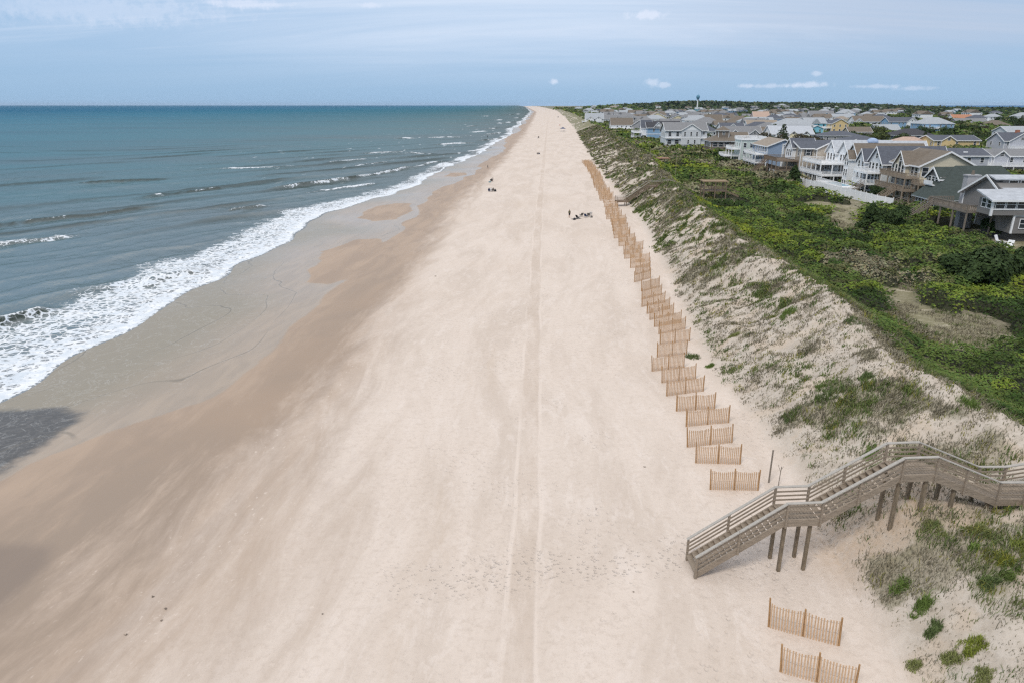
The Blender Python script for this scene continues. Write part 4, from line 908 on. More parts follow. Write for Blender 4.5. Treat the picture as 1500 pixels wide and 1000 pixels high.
# ------------------------------------------------------------------ board walks over the dune
def walkway(name, label, cat, x, y, z, rz, path, wd, wood, piles, rail_h=1.0, boards=(.27,.51,.75), tread=True):
    """path: list of (s, z) nodes; slopes over .3 are stairs. Local x along, y across 0..wd"""
    r = empty(name, (x, y, z), rz, label, cat); c, n = math.cos(rz), math.sin(rz)
    def gl(lx, ly): return gz(x+c*lx-n*ly, y+n*lx+c*ly)-z
    for i in range(len(path)-1):
        (s0, z0), (s1, z1) = path[i], path[i+1]; sl = (z1-z0)/(s1-s0); st = abs(sl) > .3
        for k in (0, 1):
            yk = -.045 if k == 0 else wd+.045
            m = MB(); m.prism([(s0,z0-.36),(s1,z1-.36),(s1,z1+.02),(s0,z0+.02)], 'y', yk-.04, yk+.04); m.build('stringer', wood, r)
        if st:
            nt = max(3, round(abs(z1-z0)/.19))
            for j in range(nt):
                sx_ = s0+(s1-s0)*(j+.5)/nt; zz = z0+(z1-z0)*(j+.5)/nt
                m = MB(); m.box(sx_-.15, sx_+.15, 0.0, wd, zz-.05, zz-.005); m.build('tread', wood, r)
        else:
            m = MB(); nb = max(2, int((s1-s0)/.16)); ly = Vector((0,1,0))
            for j in range(nb):
                t0 = (j+.06)/nb; t1 = (j+.94)/nb
                q = [(s0+(s1-s0)*t0, z0+(z1-z0)*t0), (s0+(s1-s0)*t1, z0+(z1-z0)*t1)]
                m.prism([(q[0][0],q[0][1]-.045),(q[1][0],q[1][1]-.045),(q[1][0],q[1][1]),(q[0][0],q[0][1])], 'y', 0, wd)
            m.build('deck', wood, r)
        for k in (0, 1):
            yk = -.11 if k == 0 else wd+.11; yi = yk+(.05 if k == 0 else -.05)
            m = MB()
            for hh in boards: m.beam((s0,yi,z0+hh),(s1,yi,z1+hh), .035, .082)
            m.cur = 1; m.beam((s0-.02,yk,z0+rail_h),(s1+.02,yk,z1+rail_h), .17, .045)
            ra = m.build('railing', [wood, CAPM], r)
            npst = max(1, round(abs(s1-s0)/2.1))
            for j in range(npst+(1 if i == len(path)-2 else 0)):
                t = j/npst; px = s0+(s1-s0)*t+(.06 if j == 0 else -.05); pz = z0+(z1-z0)*t
                m = MB(); m.box(px-.05, px+.05, yk-.055, yk+.055, pz-.40, pz+rail_h-.03); m.build('rail_post', wood, r)
    for lx, top in piles:
        for ly in (.12, wd-.12):
            g = gl(lx, ly)
            if top-.36-g < .15: continue
            m = MB(); m.box(lx-.078, lx+.078, ly-.078, ly+.078, g-.6, top-.30); m.build('piling', flat('piling_wood', (.21,.165,.115), .9, .28, 3, grain=(4,4,1), bump=.3), r)
    return r
walkway('dune_stairs', 'big grey wooden beach stairs stepping up over the near dune on posts', 'stairs', 9.3, 29.15, 2.28, math.radians(2.4),
        [(0,.12),(4.3,3.15),(6.05,3.18),(9.75,5.55),(11.45,5.58),(14.9,4.08),(16.3,4.05),(24,5.2)], 1.32, WOOD2,
        [(4.45,3.15),(5.75,3.15),(9.9,5.55),(11.25,5.55),(12.8,5.0),(14.7,4.1),(17.5,4.2),(21,4.7)])
walkway('dune_walkway', 'distant weathered boardwalk with a low beach platform ending among the fences', 'boardwalk', 24.6, 162.5, gz(25.5,163), .06,
        [(0,1.3),(2.6,1.3),(7.5,4.6),(13,4.9)], 1.9, WOODB, [(.2,1.3),(2.4,1.3),(5,2.9),(7.5,4.6),(10,4.7)])
# roofed shelter in the scrub
sx0, sy0 = gp(1047, 289, 4.6); sz0 = gz(sx0, sy0); FOOT.append((sx0, sy0-2.5, 4.6, 5.0, 0))
r = empty('dune_shelter', (sx0, sy0, sz0+1.0), -.04, 'flat brown roofed wooden shelter standing in green scrub', 'shelter')
m = MB(); m.box(-3.4,2.4,-2,2,3.05,3.25); m.build('roof', flat('shelter_roof', (.27,.195,.12), .9, .2, 2), r)
m = MB(); m.box(-3.0,2.0,-1.7,1.7,.9,1.1); d = m.build('deck', WOODB, r)
m = MB()
for hh in (1.5,1.8,2.1): m.beam((-3,-1.7,hh),(2,-1.7,hh), .05, .14); m.beam((-3,-1.7,hh),(-3,1.7,hh), .05, .14)
m.build('railing', WOODB, d)
for px in (-3,-.5,2):
    for py in (-1.7,1.7): m = MB(); m.box(px-.1,px+.1,py-.1,py+.1,-1.6,3.05); m.build('post', WOODB, r)
m = MB(); m.beam((2.1,-1,1.0),(5.2,-1,-.3), .1, .3); m.beam((2.1,1,1.0),(5.2,1,-.3), .1, .3)
for k in range(6): m.box(2.3+k*.5, 2.6+k*.5, -1, 1, .85-k*.21, .92-k*.21)
m.beam((2.1,-1,2.0),(5.2,-1,.7), .06, .16); m.beam((2.1,1,2.0),(5.2,1,.7), .06, .16); m.build('outside_stair', WOODB, r)
# weathered platform near the crest farther on
sx0, sy0 = gp(967, 234, 6.0); r = empty('dune_deck', (sx0, sy0, gz(sx0, sy0)), -.04, 'low reddish wooden dune deck half sunk in far scrub', 'deck')
m = MB(); m.box(-3,3.2,-3,3,1.5,1.75); m.build('deck', flat('reddish_wood', (.30,.175,.115), .9, .2, 2), r); m = MB()
for px in (-2.8,3): 
    for py in (-2.8,2.8): m.box(px-.1,px+.1,py-.1,py+.1,-1,1.5)
m.build('post_set', WOODB, r); m = MB(); m.beam((-3,-3,2.5),(3.2,-3,2.5), .1, .1)
for k in range(5): m.box(-3+k*1.55-.05,-3+k*1.55+.05,-3.05,-2.95,1.75,2.5)
m.build('railing', WOODB, r)
# thin posts
def pole(name, label, px, py, h, rad, mat, zg=2.6, lean=0.0, cat='post', cross=False):
    x, y = gp(px, py, zg); z = gz(x, y); m = MB(); m.tube([(0,0,-.4),(lean*.5,0,h*.5),(lean,0,h)], [rad,rad*.97,rad*.9], 7); o = m.build(name, mat, None); o.location = (x,y,z); tag(o, label, cat)
    return o
pole('marker_post', 'thin bare wooden post standing in sand beside the last fence before the stairs', 1126.5, 703, 2.3, .055, WOOD, 2.5)
st_ = pole('dead_stalk', 'short dark dead stalk just right of the thin bare post', 1140.5, 706, 1.35, .025, WOOD, 2.6, .05, 'stalk'); 
m = MB(); m.tube([(.02,0,1.0),(-.1,.05,1.3),(-.14,.05,1.45)], .015, 5); m.tube([(.03,0,1.1),(.16,.0,1.35)], .013, 5); m.build('twig', WOOD, st_)
pole('flag_pole', 'thin pale pole rising from the scrub left of the shelter', 989, 259, 6.5, .06, WOOD2, 6.4, 0, 'pole')
pole('utility_post', 'short dark post at the edge of the far dune deck', 952, 238, 3, .08, WOOD, 6.5, 0, 'post')

# ------------------------------------------------------------------ fenced yard, garden things
r = empty('yard_fence', (82.3, 154, gz(82.3,154)), 0, 'long white board fence along the yard of the big white house', 'fence')
pts = [(1.0,-3),(0,2),(-.4,14),(-.6,26),(-.4,40),(0,47.5)]
g0 = gz(82.3,154)
for i in range(len(pts)-1):
    a, c = pts[i], pts[i+1]; n = max(2, int(math.hypot(c[0]-a[0], c[1]-a[1])/2.4)); 
    m = MB(); za = gz(82.3+a[0], 154+a[1])-g0; zc = gz(82.3+c[0], 154+c[1])-g0
    m.beam((*a, za+1.05),(*c, zc+1.05), .05, 2.3); m.build('board_panel', WHITE, r)
    for k in range(n):
        t = k/n; px, py = a[0]+(c[0]-a[0])*t, a[1]+(c[1]-a[1])*t; m = MB(); zz = za+(zc-za)*t; m.box(px-.08,px+.08,py-.08,py+.08,zz-.3,zz+2.4); m.build('post', WHITE, r)
r = empty('pool_deck', (84.2, 178, gz(85,182)), -.04, 'raised white pool deck behind the white board fence', 'pool deck')
m = MB(); m.box(0,4.6,0,17,1.3,1.6); d = m.build('deck', WHITE, r); m = MB(); m.box(.1,4.5,.1,16.9,-.6,1.3); m.build('skirt', WHITE, r)
m = MB()
for k in range(46): yk = k*.37+.1; m.box(.05,.12,yk-.045,yk+.045,1.6,2.6)
m.beam((.08,0,2.62),(.08,17,2.62), .12, .08); m.build('railing', WHITE, d); m = MB(); m.box(1,4,3,13,1.602,1.62); m.build('pool_water', flat('pool_blue', (.18,.42,.55), .1, .1), d)
r = empty('pool', (83.5, 215, gz(84,220)), -.04, 'blue screened pool with a white top rail below the tan house', 'pool')
m = MB(); m.box(0,5,0,14,-.4,1.0); m.build('wall', flat('pool_wall', (.16,.27,.40), .6), r); m = MB(); m.box(-.1,5.1,-.1,14.1,1.0,1.14); m.build('rim', WHITE, r); m = MB(); m.box(.3,4.7,.4,13.6,1.14,1.16); m.build('water', flat('pool_blue', (.18,.42,.55), .1, .1), r)
for k, yk in enumerate((0,4.6,9.3,13.9)): m = MB(); m.box(-.12,0,yk-.06,yk+.06,-.4,2.0); m.build('post', WHITE, r)
m = MB(); m.beam((-.06,0,2.0),(-.06,13.9,2.0), .1, .1); m.build('rail', WHITE, r)
def garden_chair(x, y, rz, label, mat):
    r = empty('garden_chair', (x,y,gz(x,y)), rz, label, 'chair')
    m = MB(); m.prism([(-.45,.42),(.35,.34),(.35,.40),(-.45,.48)], 'x', -.32, .32); m.build('seat', mat, r)
    m = MB(); 
    for k in range(5): m.prism([(.35,.36),(.75,1.25),(.71,1.27),(.31,.38)], 'x', -.31+k*.125, -.20+k*.125)
    m.build('backrest', mat, r)
    for sx_ in (-.38,.38): m = MB(); m.box(sx_-.06,sx_+.06,-.5,.45,.62,.67); m.build('armrest', mat, r)
    for sx_ in (-.36,.36):
        for sy2 in (-.45,.35): m = MB(); m.box(sx_-.04,sx_+.04,sy2-.04,sy2+.04,-.1,.62); m.build('leg', mat, r)
    return r
gx, gy_ = gp(1466, 362, 3.6); garden_chair(gx, gy_, .6, 'white garden chair on sand beside the grey shingled house', WHITE).scale = (1.5,1.5,1.5)
gx, gy_ = gp(1476, 366, 3.6); garden_chair(gx, gy_, -.9, 'second white garden chair, a bit nearer the edge of the picture', WHITE).scale = (1.4,1.4,1.2)
r = empty('timber_stack', (*gp(1494,374,3.6), gz(*gp(1494,374,3.6))), .3, 'low stack of orange brown planks by the grey house', 'timber stack')
for k in range(4):
    m = MB(); m.box(-2.5+k*.06,2.2+k*.1,-1+k*.05,1-k*.05,-.1+k*.25,.1+k*.25+.03); m.build('plank', flat('plank_orange', (.42,.25,.13), .8, .2, 2, grain=(1,5,5)), r)
# water tower
D_ = 1930; r = empty('water_tower', (at(1020,D_), 2030, gz(at(1020,D_),2030)), 0, 'tall blue and white water tower on the skyline', 'water tower')
m = MB(); m.lathe([(2.6,-2),(2.2,10),(1.8,34),(2.2,37)], 14); m.build('shaft', WHITE, r)
m = MB(); m.lathe([(2.2,37),(4.5,40.5),(6.0,44.5),(6.1,46.5),(5.0,49.5),(2.5,51.4),(.3,52)], 18); m.build('tank', flat('tower_blue', (.09,.24,.34), .5), r)
m = MB(); m.lathe([(.25,52),(.2,56)], 6); m.lathe([(1.3,53.5),(1.3,54.0)], 8); m.build('mast', flat('tower_blue', (.09,.24,.34), .5), r); r.scale = (.82,.82,.86)

# ------------------------------------------------------------------ people and their things on the sand
SKIN = flat('skin', (.42,.25,.17), .6, .1)
def body_mesh(pose):
    J = {'pelvis':(0,0,.95,.15),'waist':(0,.0,1.1,.135),'chest':(0,0,1.33,.165),'neck':(0,0.01,1.50,.06),'head':(0,-.01,1.60,.085),'crown':(0,0,1.72,.075),
         'sl':(.19,0,1.43,.07),'el':(.25,.02,1.15,.046),'wl':(.26,-.05,.90,.034),'hl':(.26,-.07,.80,.034),'sr':(-.19,0,1.43,.07),'er':(-.25,.02,1.15,.046),'wr':(-.26,-.05,.90,.034),'hr':(-.26,-.07,.80,.034),
         'tl':(.10,0,.88,.095),'kl':(.115,-.02,.48,.062),'al':(.12,.02,.09,.042),'fl':(.13,-.14,.03,.036),'tr':(-.10,0,.88,.095),'kr':(-.115,-.02,.48,.062),'ar':(-.12,.02,.09,.042),'fr':(-.13,-.14,.03,.036)}
    J = {k: list(v) for k, v in J.items()}
    if pose == 'walk':
        for k, v in {'kl':(.11,-.16,.50),'al':(.11,-.18,.10),'fl':(.12,-.34,.06),'kr':(-.11,.05,.48),'ar':(-.11,.28,.12),'fr':(-.12,.16,.03),'el':(.25,.13,1.17),'wl':(.24,.10,.93),'hl':(.24,.07,.84),'er':(-.25,-.10,1.17),'wr':(-.24,-.24,.98),'hr':(-.24,-.29,.90)}.items(): J[k][:3] = v
    if pose == 'sit':
        for k in J: J[k][2] -= .62
        for k, v in {'tl':(.10,-.02,.29),'kl':(.14,-.45,.45),'al':(.14,-.72,.09),'fl':(.15,-.86,.05),'tr':(-.10,-.02,.29),'kr':(-.14,-.45,.45),'ar':(-.14,-.72,.09),'fr':(-.15,-.86,.05),'el':(.27,-.06,.56),'wl':(.22,-.30,.50),'hl':(.18,-.38,.48),'er':(-.27,-.06,.56),'wr':(-.22,-.30,.50),'hr':(-.18,-.38,.48)}.items(): J[k][:3] = v
    E_ = [('pelvis','waist'),('waist','chest'),('chest','neck'),('neck','head'),('head','crown'),('chest','sl'),('sl','el'),('el','wl'),('wl','hl'),('chest','sr'),('sr','er'),('er','wr'),('wr','hr'),('pelvis','tl'),('tl','kl'),('kl','al'),('al','fl'),('pelvis','tr'),('tr','kr'),('kr','ar'),('ar','fr')]
    ks = list(J); me = bpy.data.meshes.new('b'); me.from_pydata([J[k][:3] for k in ks], [(ks.index(a), ks.index(c)) for a, c in E_], [])
    o = bpy.data.objects.new('b', me); COL.objects.link(o); md = o.modifiers.new('s', 'SKIN'); 
    for i, k in enumerate(ks): me.skin_vertices[0].data[i].radius = (J[k][3],)*2; me.skin_vertices[0].data[i].use_root = (k == 'pelvis')
    o.modifiers.new('u', 'SUBSURF').levels = 1
    bpy.context.view_layer.update(); ev = o.evaluated_get(bpy.context.evaluated_depsgraph_get()); m2 = bpy.data.meshes.new_from_object(ev); bpy.data.objects.remove(o); bpy.data.meshes.remove(me); m2.name = 'body'
    return m2, J
BODY = {p: body_mesh(p) for p in ('stand','walk','sit')}
def sub_shell(src, keep, name, mat, grow=.018):
    bm = bmesh.new(); bm.from_mesh(src); bmesh.ops.delete(bm, geom=[f for f in bm.faces if not keep(f.calc_center_median())], context='FACES'); bm.normal_update()
    for v in bm.verts: v.co += v.normal*grow
    me = bpy.data.meshes.new(name); bm.to_mesh(me); bm.free(); me.materials.append(mat); return me
def person(px, py, pose, rz, label, shirt, pants, hair=(.06,.04,.03), z=1.8, pos=None, k=1.0, group=None, dz=0.0):
    x, y = pos or gp(px, py, z); src, J = BODY[pose]; me = src.copy(); me.materials.clear(); me.materials.append(SKIN)
    o = put('person', me, None, (x, y, gz(x, y)+dz), rz); o.scale = (k,k,k); tag(o, label, 'person', group)
    for p in me.polygons: p.use_smooth = True
    zp, zc, zn = J['pelvis'][2], J['chest'][2], J['neck'][2]
    if shirt: put('shirt', sub_shell(src, lambda c: zp+.02 < c.z < zn-.02 and abs(c.x) < .30 and (c.z > zp+.12 or abs(c.x) < .2) and c.y > -.25, 'shirt', shirt), o)
    if pants: put('trousers', sub_shell(src, lambda c: (J['kl'][2]+.06 < c.z < zp+.06 and abs(c.x) < .22) if pose != 'sit' else (c.z < zp+.08 and abs(c.x) < .24 and c.y > -.36 and c.z > .12), 'trousers', pants), o)
    put('hair', sub_shell(src, lambda c: c.z > J['head'][2]+.03 and (c.y > -.045 or c.z > J['crown'][2]-.02), 'hair', flat('hair', hair, .8)), o)
    for s_ in (-1, 1):
        m = MB(); m.lathe([(.004,0),(.011,.004),(.011,.014),(.004,.018)], 6); e = m.build('eye', flat('eye', (.03,.025,.02), .3), o); e.location = (s_*.032, -.092, J['head'][2]+.035)
    m = MB(); m.prism([(-.09,J['head'][2]+.03),(-.125,J['head'][2]-.005),(-.09,J['head'][2]-.01)], 'x', -.012, .012); m.build('nose', SKIN, o)
    return o
C = lambda n, c: flat('cloth_'+n, c, .9, .12, 8)
dk, gr2, nv, tl, wt, rd, pk = C('black',(.025,.025,.03)), C('grey',(.14,.13,.12)), C('navy',(.03,.05,.11)), C('teal',(.05,.22,.26)), C('white',(.7,.7,.7)), C('red',(.42,.07,.05)), C('olive',(.13,.12,.07))
person(834, 318.5, 'stand', .6, 'person in dark olive top and black shorts standing by scattered beach gear', pk, dk, z=2.0)
person(714.5, 247, 'walk', 1.4, 'person in dark clothes walking on the damp orange sand alone', gr2, dk, z=1.0)
person(714, 202, 'stand', .3, 'bather in dark swimwear standing in the surf', dk, dk, pos=gp(714,202,-.3), dz=.15)
def beach_chair(px, py, rz, label, fab, z=2.0, group='low folding chairs set on the sand'):
    x, y = gp(px, py, z); r = empty('beach_chair', (x,y,gz(x,y)), rz, label, 'beach chair', group)
    m = MB(); m.prism([(-.32,.34),(.24,.22),(.24,.245),(-.32,.365)], 'x', -.27, .27); m.build('seat', fab, r)
    m = MB(); m.prism([(.24,.22),(.62,.86),(.60,.875),(.22,.24)], 'x', -.27, .27); m.build('backrest', fab, r)
    al = flat('aluminium', (.5,.5,.5), .35, .05, metal=.8)
    for sx_ in (-.3,.3):
        m = MB(); m.tube([(sx_,-.40,-.05),(sx_,-.34,.36),(sx_,.24,.24),(sx_,.64,.90)], .014, 6); m.tube([(sx_,-.3,.34),(sx_,.36,-.05)], .014, 6); m.build('frame', al, r)
        m = MB(); m.box(sx_-.03,sx_+.03,-.36,.36,.50,.53); m.build('armrest', gr2, r)
    return r
def bag(px, py, label, mat, z=2.0, s=(.5,.32,.36), name='beach_bag'):
    x, y = gp(px, py, z); a, c, e = s; r = empty(name, (x,y,gz(x,y)), random.uniform(0,3), label, 'bag')
    m = MB(); m.lathe([(.36,-.03),(.48,.12),(.45,.5),(.38,.85),(.30,1.0)], 10); o = m.build('body', mat, r); o.scale = (a, c, e)
    m = MB(); m.tube([(-.2*a,0,.95*e),(-.16*a,0,1.5*e),(.16*a,0,1.5*e),(.2*a,0,.95*e)], .018, 6); m.build('handle', mat, r); return r
def cooler(px, py, label, mat, z=1.8):
    x, y = gp(px, py, z); r = empty('cool_box', (x,y,gz(x,y)), .5, label, 'cool box'); m = MB(); m.prism([(-.17,-.03),(.17,-.03),(.2,.34),(-.2,.34)], 'x', -.32, .32); m.build('body', mat, r)
    m = MB(); m.box(-.35,.35,-.22,.22,.345,.42); m.build('lid', wt, r); m = MB(); m.tube([(-.34,0,.25),(-.36,0,.5),(.36,0,.5),(.34,0,.25)], .012, 5); m.build('handle', gr2, r); return r
def blanket(px, py, rz, label, mat, L=2.0, W2=1.3, z=2.0):
    x, y = gp(px, py, z); n = 12; V_ = []; c, s_ = math.cos(rz), math.sin(rz)
    for i in range(n):
        for j in range(n):
            lx, ly = L*(i/(n-1)-.5), W2*(j/(n-1)-.5); X_, Y_ = x+c*lx-s_*ly, y+s_*lx+c*ly; V_.append((lx, ly, gz(X_,Y_)-gz(x,y)+.03+.035*math.sin(i*1.7+j)*math.cos(j*1.3)))
    o = np_mesh('beach_towel', V_, grid_faces(n, n), mat); o.location = (x,y,gz(x,y)); o.rotation_euler.z = rz; so_ = o.modifiers.new('t','SOLIDIFY'); so_.thickness = .02; tag(o, label, 'towel'); return o
bag(841.5, 322, 'black beach bag lying nearest the standing person', dk, s=(.9,.5,.4)); blanket(844, 320.5, .5, 'grey beach towel under the black bag', gr2, 2.2, 1.0)
beach_chair(846.5, 320.5, 2.4, 'dark low chair beside the black bag, tipped sideways', dk); beach_chair(851, 317.5, 3.6, 'grey low chair standing between bag and pale chairs', gr2)
beach_chair(858.5, 319, 2.6, 'dark chair at the left of the folded pair', nv); beach_chair(862, 318, 3.0, 'pale grey chair of the gear right of the standing person', gr2)
beach_chair(864.5, 316.5, 3.3, 'pale chair farthest up the beach in the gear by the standing person', wt); bag(866.5, 319.5, 'small grey bag at the right end of the scattered gear', gr2, s=(.6,.4,.35))
for i, (px, fab, l_) in enumerate([(716.5,nv,'navy low chair at the left of the row near the wet sand'),(719,wt,'white low chair in the middle of the row near the wet sand'),(722.5,gr2,'grey low chair right of the white one near the wet sand')]): beach_chair(px, 279, 3.1, l_, fab, 1.5)
person(716.5, 279, 'sit', 3.1, 'person in navy sitting in the left chair of the row', nv, nv, z=1.5, dz=.05); person(719.3, 279, 'sit', 3.0, 'person in white top sitting in the middle of the row', wt, dk, z=1.5, dz=.05)
person(722.5, 279, 'sit', 3.3, 'person in grey sitting at the right of the row', gr2, dk, z=1.5, dz=.05); bag(725.5, 279, 'black round bag at the right end of the seated row', dk, 1.5, (.9,.7,.6))
beach_chair(720, 264, 2.8, 'dark chair behind the seated row', dk, 1.5); person(720, 264, 'sit', 2.8, 'person in black sitting behind the row beside a teal cool box', dk, dk, z=1.5, dz=.05); person(722, 263.5, 'stand', 2., 'person in dark top standing behind the seated row', gr2, dk, z=1.5, k=.8); cooler(717.5, 265, 'teal cool box with white lid behind the seated row', tl, 1.5)
person(787, 225.5, 'sit', 2.8, 'person in dark top sitting at the left of the far pair', dk, dk, z=1.8); person(789, 225.5, 'sit', 3.2, 'person in grey sitting at the right of the far pair', gr2, dk, z=1.8); beach_chair(790.2, 225.5, 3., 'empty dark chair next to the far seated pair', nv, 1.8)
person(789, 201.5, 'sit', 3, 'lone person in black sitting far up the middle of the beach', dk, dk, z=1.8, k=1.5); cooler(788, 201.5, 'grey cool box beside the lone far sitter', gr2, 1.8)
person(820, 184.5, 'sit', 3, 'person in red sitting beyond the blue shade canopy', rd, rd, z=2., k=1.5)
# shade canopy
x, y = gp(824.5, 192.5, 2.0); r = empty('shade_canopy', (x,y,gz(x,y)), .1, 'dark blue shade canopy on thin legs far up the beach', 'canopy')
m = MB(); v = [(-2.4,-2.4,2.3),(2.4,-2.4,2.3),(2.4,2.4,2.3),(-2.4,2.4,2.3),(0,0,3.6)]; m.add(v, [(0,1,4),(1,2,4),(2,3,4),(3,0,4),(3,2,1,0)]); m.build('roof', C('canopy_blue',(.03,.06,.14)), r)
for sx_ in (-2.2,2.2):
    for sy2 in (-2.2,2.2): m = MB(); m.tube([(sx_,sy2,-.2),(sx_,sy2,2.3)], .04, 6); m.build('leg', wt, r)
beach_chair(823, 193, 3, 'white chair in the shade of the blue canopy', wt, 2.); beach_chair(826, 193, 3, 'navy chair in the shade of the blue canopy', nv, 2.)
# beach vehicle far off
def beach_truck(px, py, label, mat, z=2.):
    x, y = gp(px, py, z); r = empty('beach_truck', (x,y,gz(x,y)), 1.5, label, 'truck')
    m = MB(); m.prism([(-2.6,.5),(2.6,.5),(2.6,1.05),(1.3,1.15),(.7,1.8),(-.6,1.85),(-.8,1.15),(-2.6,1.15)], 'y', -.95, .95); m.build('body', mat, r)
    m = MB(); m.prism([(1.2,1.18),(.68,1.72),(-.5,1.76),(-.62,1.18)], 'y', -.96, .96); m.build('window', GLASS, r)
    for sx_ in (-1.7,1.6):
        for sy2 in (-.9,.9):
            m = MB(); n = 12; 
            m.prism([(sx_+.42*math.cos(6.283*k/n), .38+.42*math.sin(6.283*k/n)) for k in range(n)], 'y', sy2-.13, sy2+.13); w_ = m.build('wheel', dk, r)
    return r
beach_truck(817.5, 172.5, 'dark truck parked far up the beach', gr2); beach_truck(799, 160.5, 'grey truck at the farthest end of the beach', nv)
# seaweed scraps and a stick on the near sand
def scrap(px, py, label, s=.3, z=1.4):
    s *= .42
    x, y = gp(px, py, z); m = MB(); r = random.Random(int(px*7))
    for k in range(7):
        a = r.uniform(0, 6.28); q = Vector((r.uniform(-.4,.4)*s, r.uniform(-.3,.3)*s, .02)); pts = [q]
        for j in range(4): a += r.uniform(-.7,.7); q = q+Vector((math.cos(a)*s*.2, math.sin(a)*s*.16, r.uniform(-.015,.03))); q.z = max(.0, q.z); pts.append(q)
        m.tube(pts, s*.11, 5)
    o = m.build('seaweed_scrap', flat('seaweed', (.23,.185,.15), .8, .3), None); o.location = (x,y,gz(x,y)); tag(o, label, 'seaweed')
for a in [(225,880,'largest dark seaweed scrap on the damp sand',.24,.9),(244,899,'seaweed scrap just below the largest one',.26,.9),(238,916,'small seaweed scrap lowest of the three',.2,.9),(187,939,'thin seaweed scrap at the edge of the brown damp sand',.22,.8),(473,903,'dark speck of seaweed alone on the pale sand',.16,1.3),
          (638,402,'dark lump of seaweed alone in the middle distance of the beach',.45,1.5),(928,867,'dark seaweed crumb near the trodden line of footprints',.16,2.0),(873,746,'dark crumb of seaweed right of the wheel tracks',.14,1.9),(944,683,'dark seaweed bit left of the sand fences',.22,2.1)]: scrap(*a)
# ------------------------------------------------------------------ vegetation
m_leaf, N, b = new_mat('leaf_clumps')
N.put(b.inputs['Base Color'], N.attr('col', 'Color')); b.inputs['Roughness'].default_value = .7; b.inputs['Specular IOR Level'].default_value = .08
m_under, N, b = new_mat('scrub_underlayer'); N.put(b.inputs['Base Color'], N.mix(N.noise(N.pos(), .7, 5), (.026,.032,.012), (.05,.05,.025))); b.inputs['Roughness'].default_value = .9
m_bark = flat('bark', (.13,.105,.085), .9, .3, 3, grain=(3,3,1))
PAL = np.array([(.128,.172,.028),(.090,.130,.032),(.14,.15,.06),(.20,.185,.115),(.038,.064,.016),(.15,.18,.022)])
def domes(x, y, cell, seed, jit=.9):
    """rounded bush tops: height share 0..1 and an id for the bush that is on top"""
    ix = np.floor(x/cell); iy = np.floor(y/cell); best = np.zeros(x.shape); bid = np.zeros(x.shape)
    for a in (-1, 0, 1):
        for c in (-1, 0, 1):
            jx, jy = ix+a, iy+c; hx = hsh(jx, jy, seed); hy = hsh(jx, jy, seed+1); hr = hsh(jx, jy, seed+2); hh = hsh(jx, jy, seed+3)
            px = (jx+.5+(hx-.5)*jit)*cell; py = (jy+.5+(hy-.5)*jit)*cell; r = cell*(.55+.4*hr)
            q = 1-((x-px)**2+(y-py)**2)/r**2; z = np.sqrt(np.maximum(q, 0))*(.45+.55*hh); mk = z > best
            best = np.where(mk, z, best); bid = np.where(mk, hsh(jx, jy, seed+4), bid)
    return best, bid
def not_built(x, y, pad=1.6):
    ok = np.ones(x.shape, bool)
    for cx, cy, hx, hy, rz in FOOT:
        q = (np.abs(x-cx) < 30) & (np.abs(y-cy) < 30)
        if not q.any(): continue
        dx, dy = x[q]-cx, y[q]-cy; c, n = math.cos(rz), math.sin(rz)
        ok[q] &= ~((np.abs(c*dx+n*dy) < hx+pad) & (np.abs(-n*dx+c*dy) < hy+pad))
    q = (x > 77.5+.7*np.sin(y*.4)) & (x < 92) & (y > 150) & (y < 203); ok &= ~q
    return ok
def scrub_mask(x, y):
    v = x-crest(y); m = sst(1.6, 3.4, v-4.5*sst(58, 70, y)*(1-sst(95, 130, y))+fbm(x*.12, y*.12, 3, 111)*2.4)
    c = np.full(x.shape, -99.); q = (y < 260) & (x < 140)
    for cp in CLEAR:
        d = sdf(cp, x[q], y[q])+fbm(x[q]*.25, y[q]*.25, 3, 71)*2.; c[q] = np.maximum(c[q], d)
    m = m*(1-sst(-1.2, .6, c))
    m = m*np.where(v > 2350, 0, 1)
    return m
def scrub_h(x, y):
    d = np.hypot(x, y); k = sst(250, 800, d); v = x-crest(y)
    a, ia = domes(x, y, 4.6, 200); b2, ib = domes(x, y, 2.0, 210); c2, ic = domes(x, y, 8.5, 220)
    h = .5*a+1.9*b2*(.55+.6*a)+1.7*c2+.2*fbm(x*.6, y*.6, 2, 230)
    nearc = np.exp(-((x-46)/9)**2-((y-60)/9)**2)
    h = h*(.45+.55*sst(2, 18, v))*(1-.45*nearc)*(.85+.5*fbm(x*.03, y*.03, 2, 231))
    t, it = domes(x, y, 17, 240); tree = 5.5*np.maximum(t-.25, 0)+.6*b2
    inland = sst(20, 60, x-95-.05*(y-120))
    gaps = sst(-.25, .25, fbm(x*.012, y*.012, 3, 245))
    h = h*(1-inland*.6)+tree*inland*(.3+.7*gaps)
    woods = sst(1150, 1900, d)*sst(120, 420, v)
    tw = sst(700, 1100, v)*(1-.62*sst(1150, 1400, v))
    h = h*(1-woods*.5)+woods*(.5+.5*np.maximum(tw, sst(2600, 3300, d)*(v < 900))-.22*sst(1150, 1400, v))*(5.0+4.0*t+2.2*fbm(x*.008, y*.008, 3, 247))
    return h, ia, ib, ic, it, inland, woods
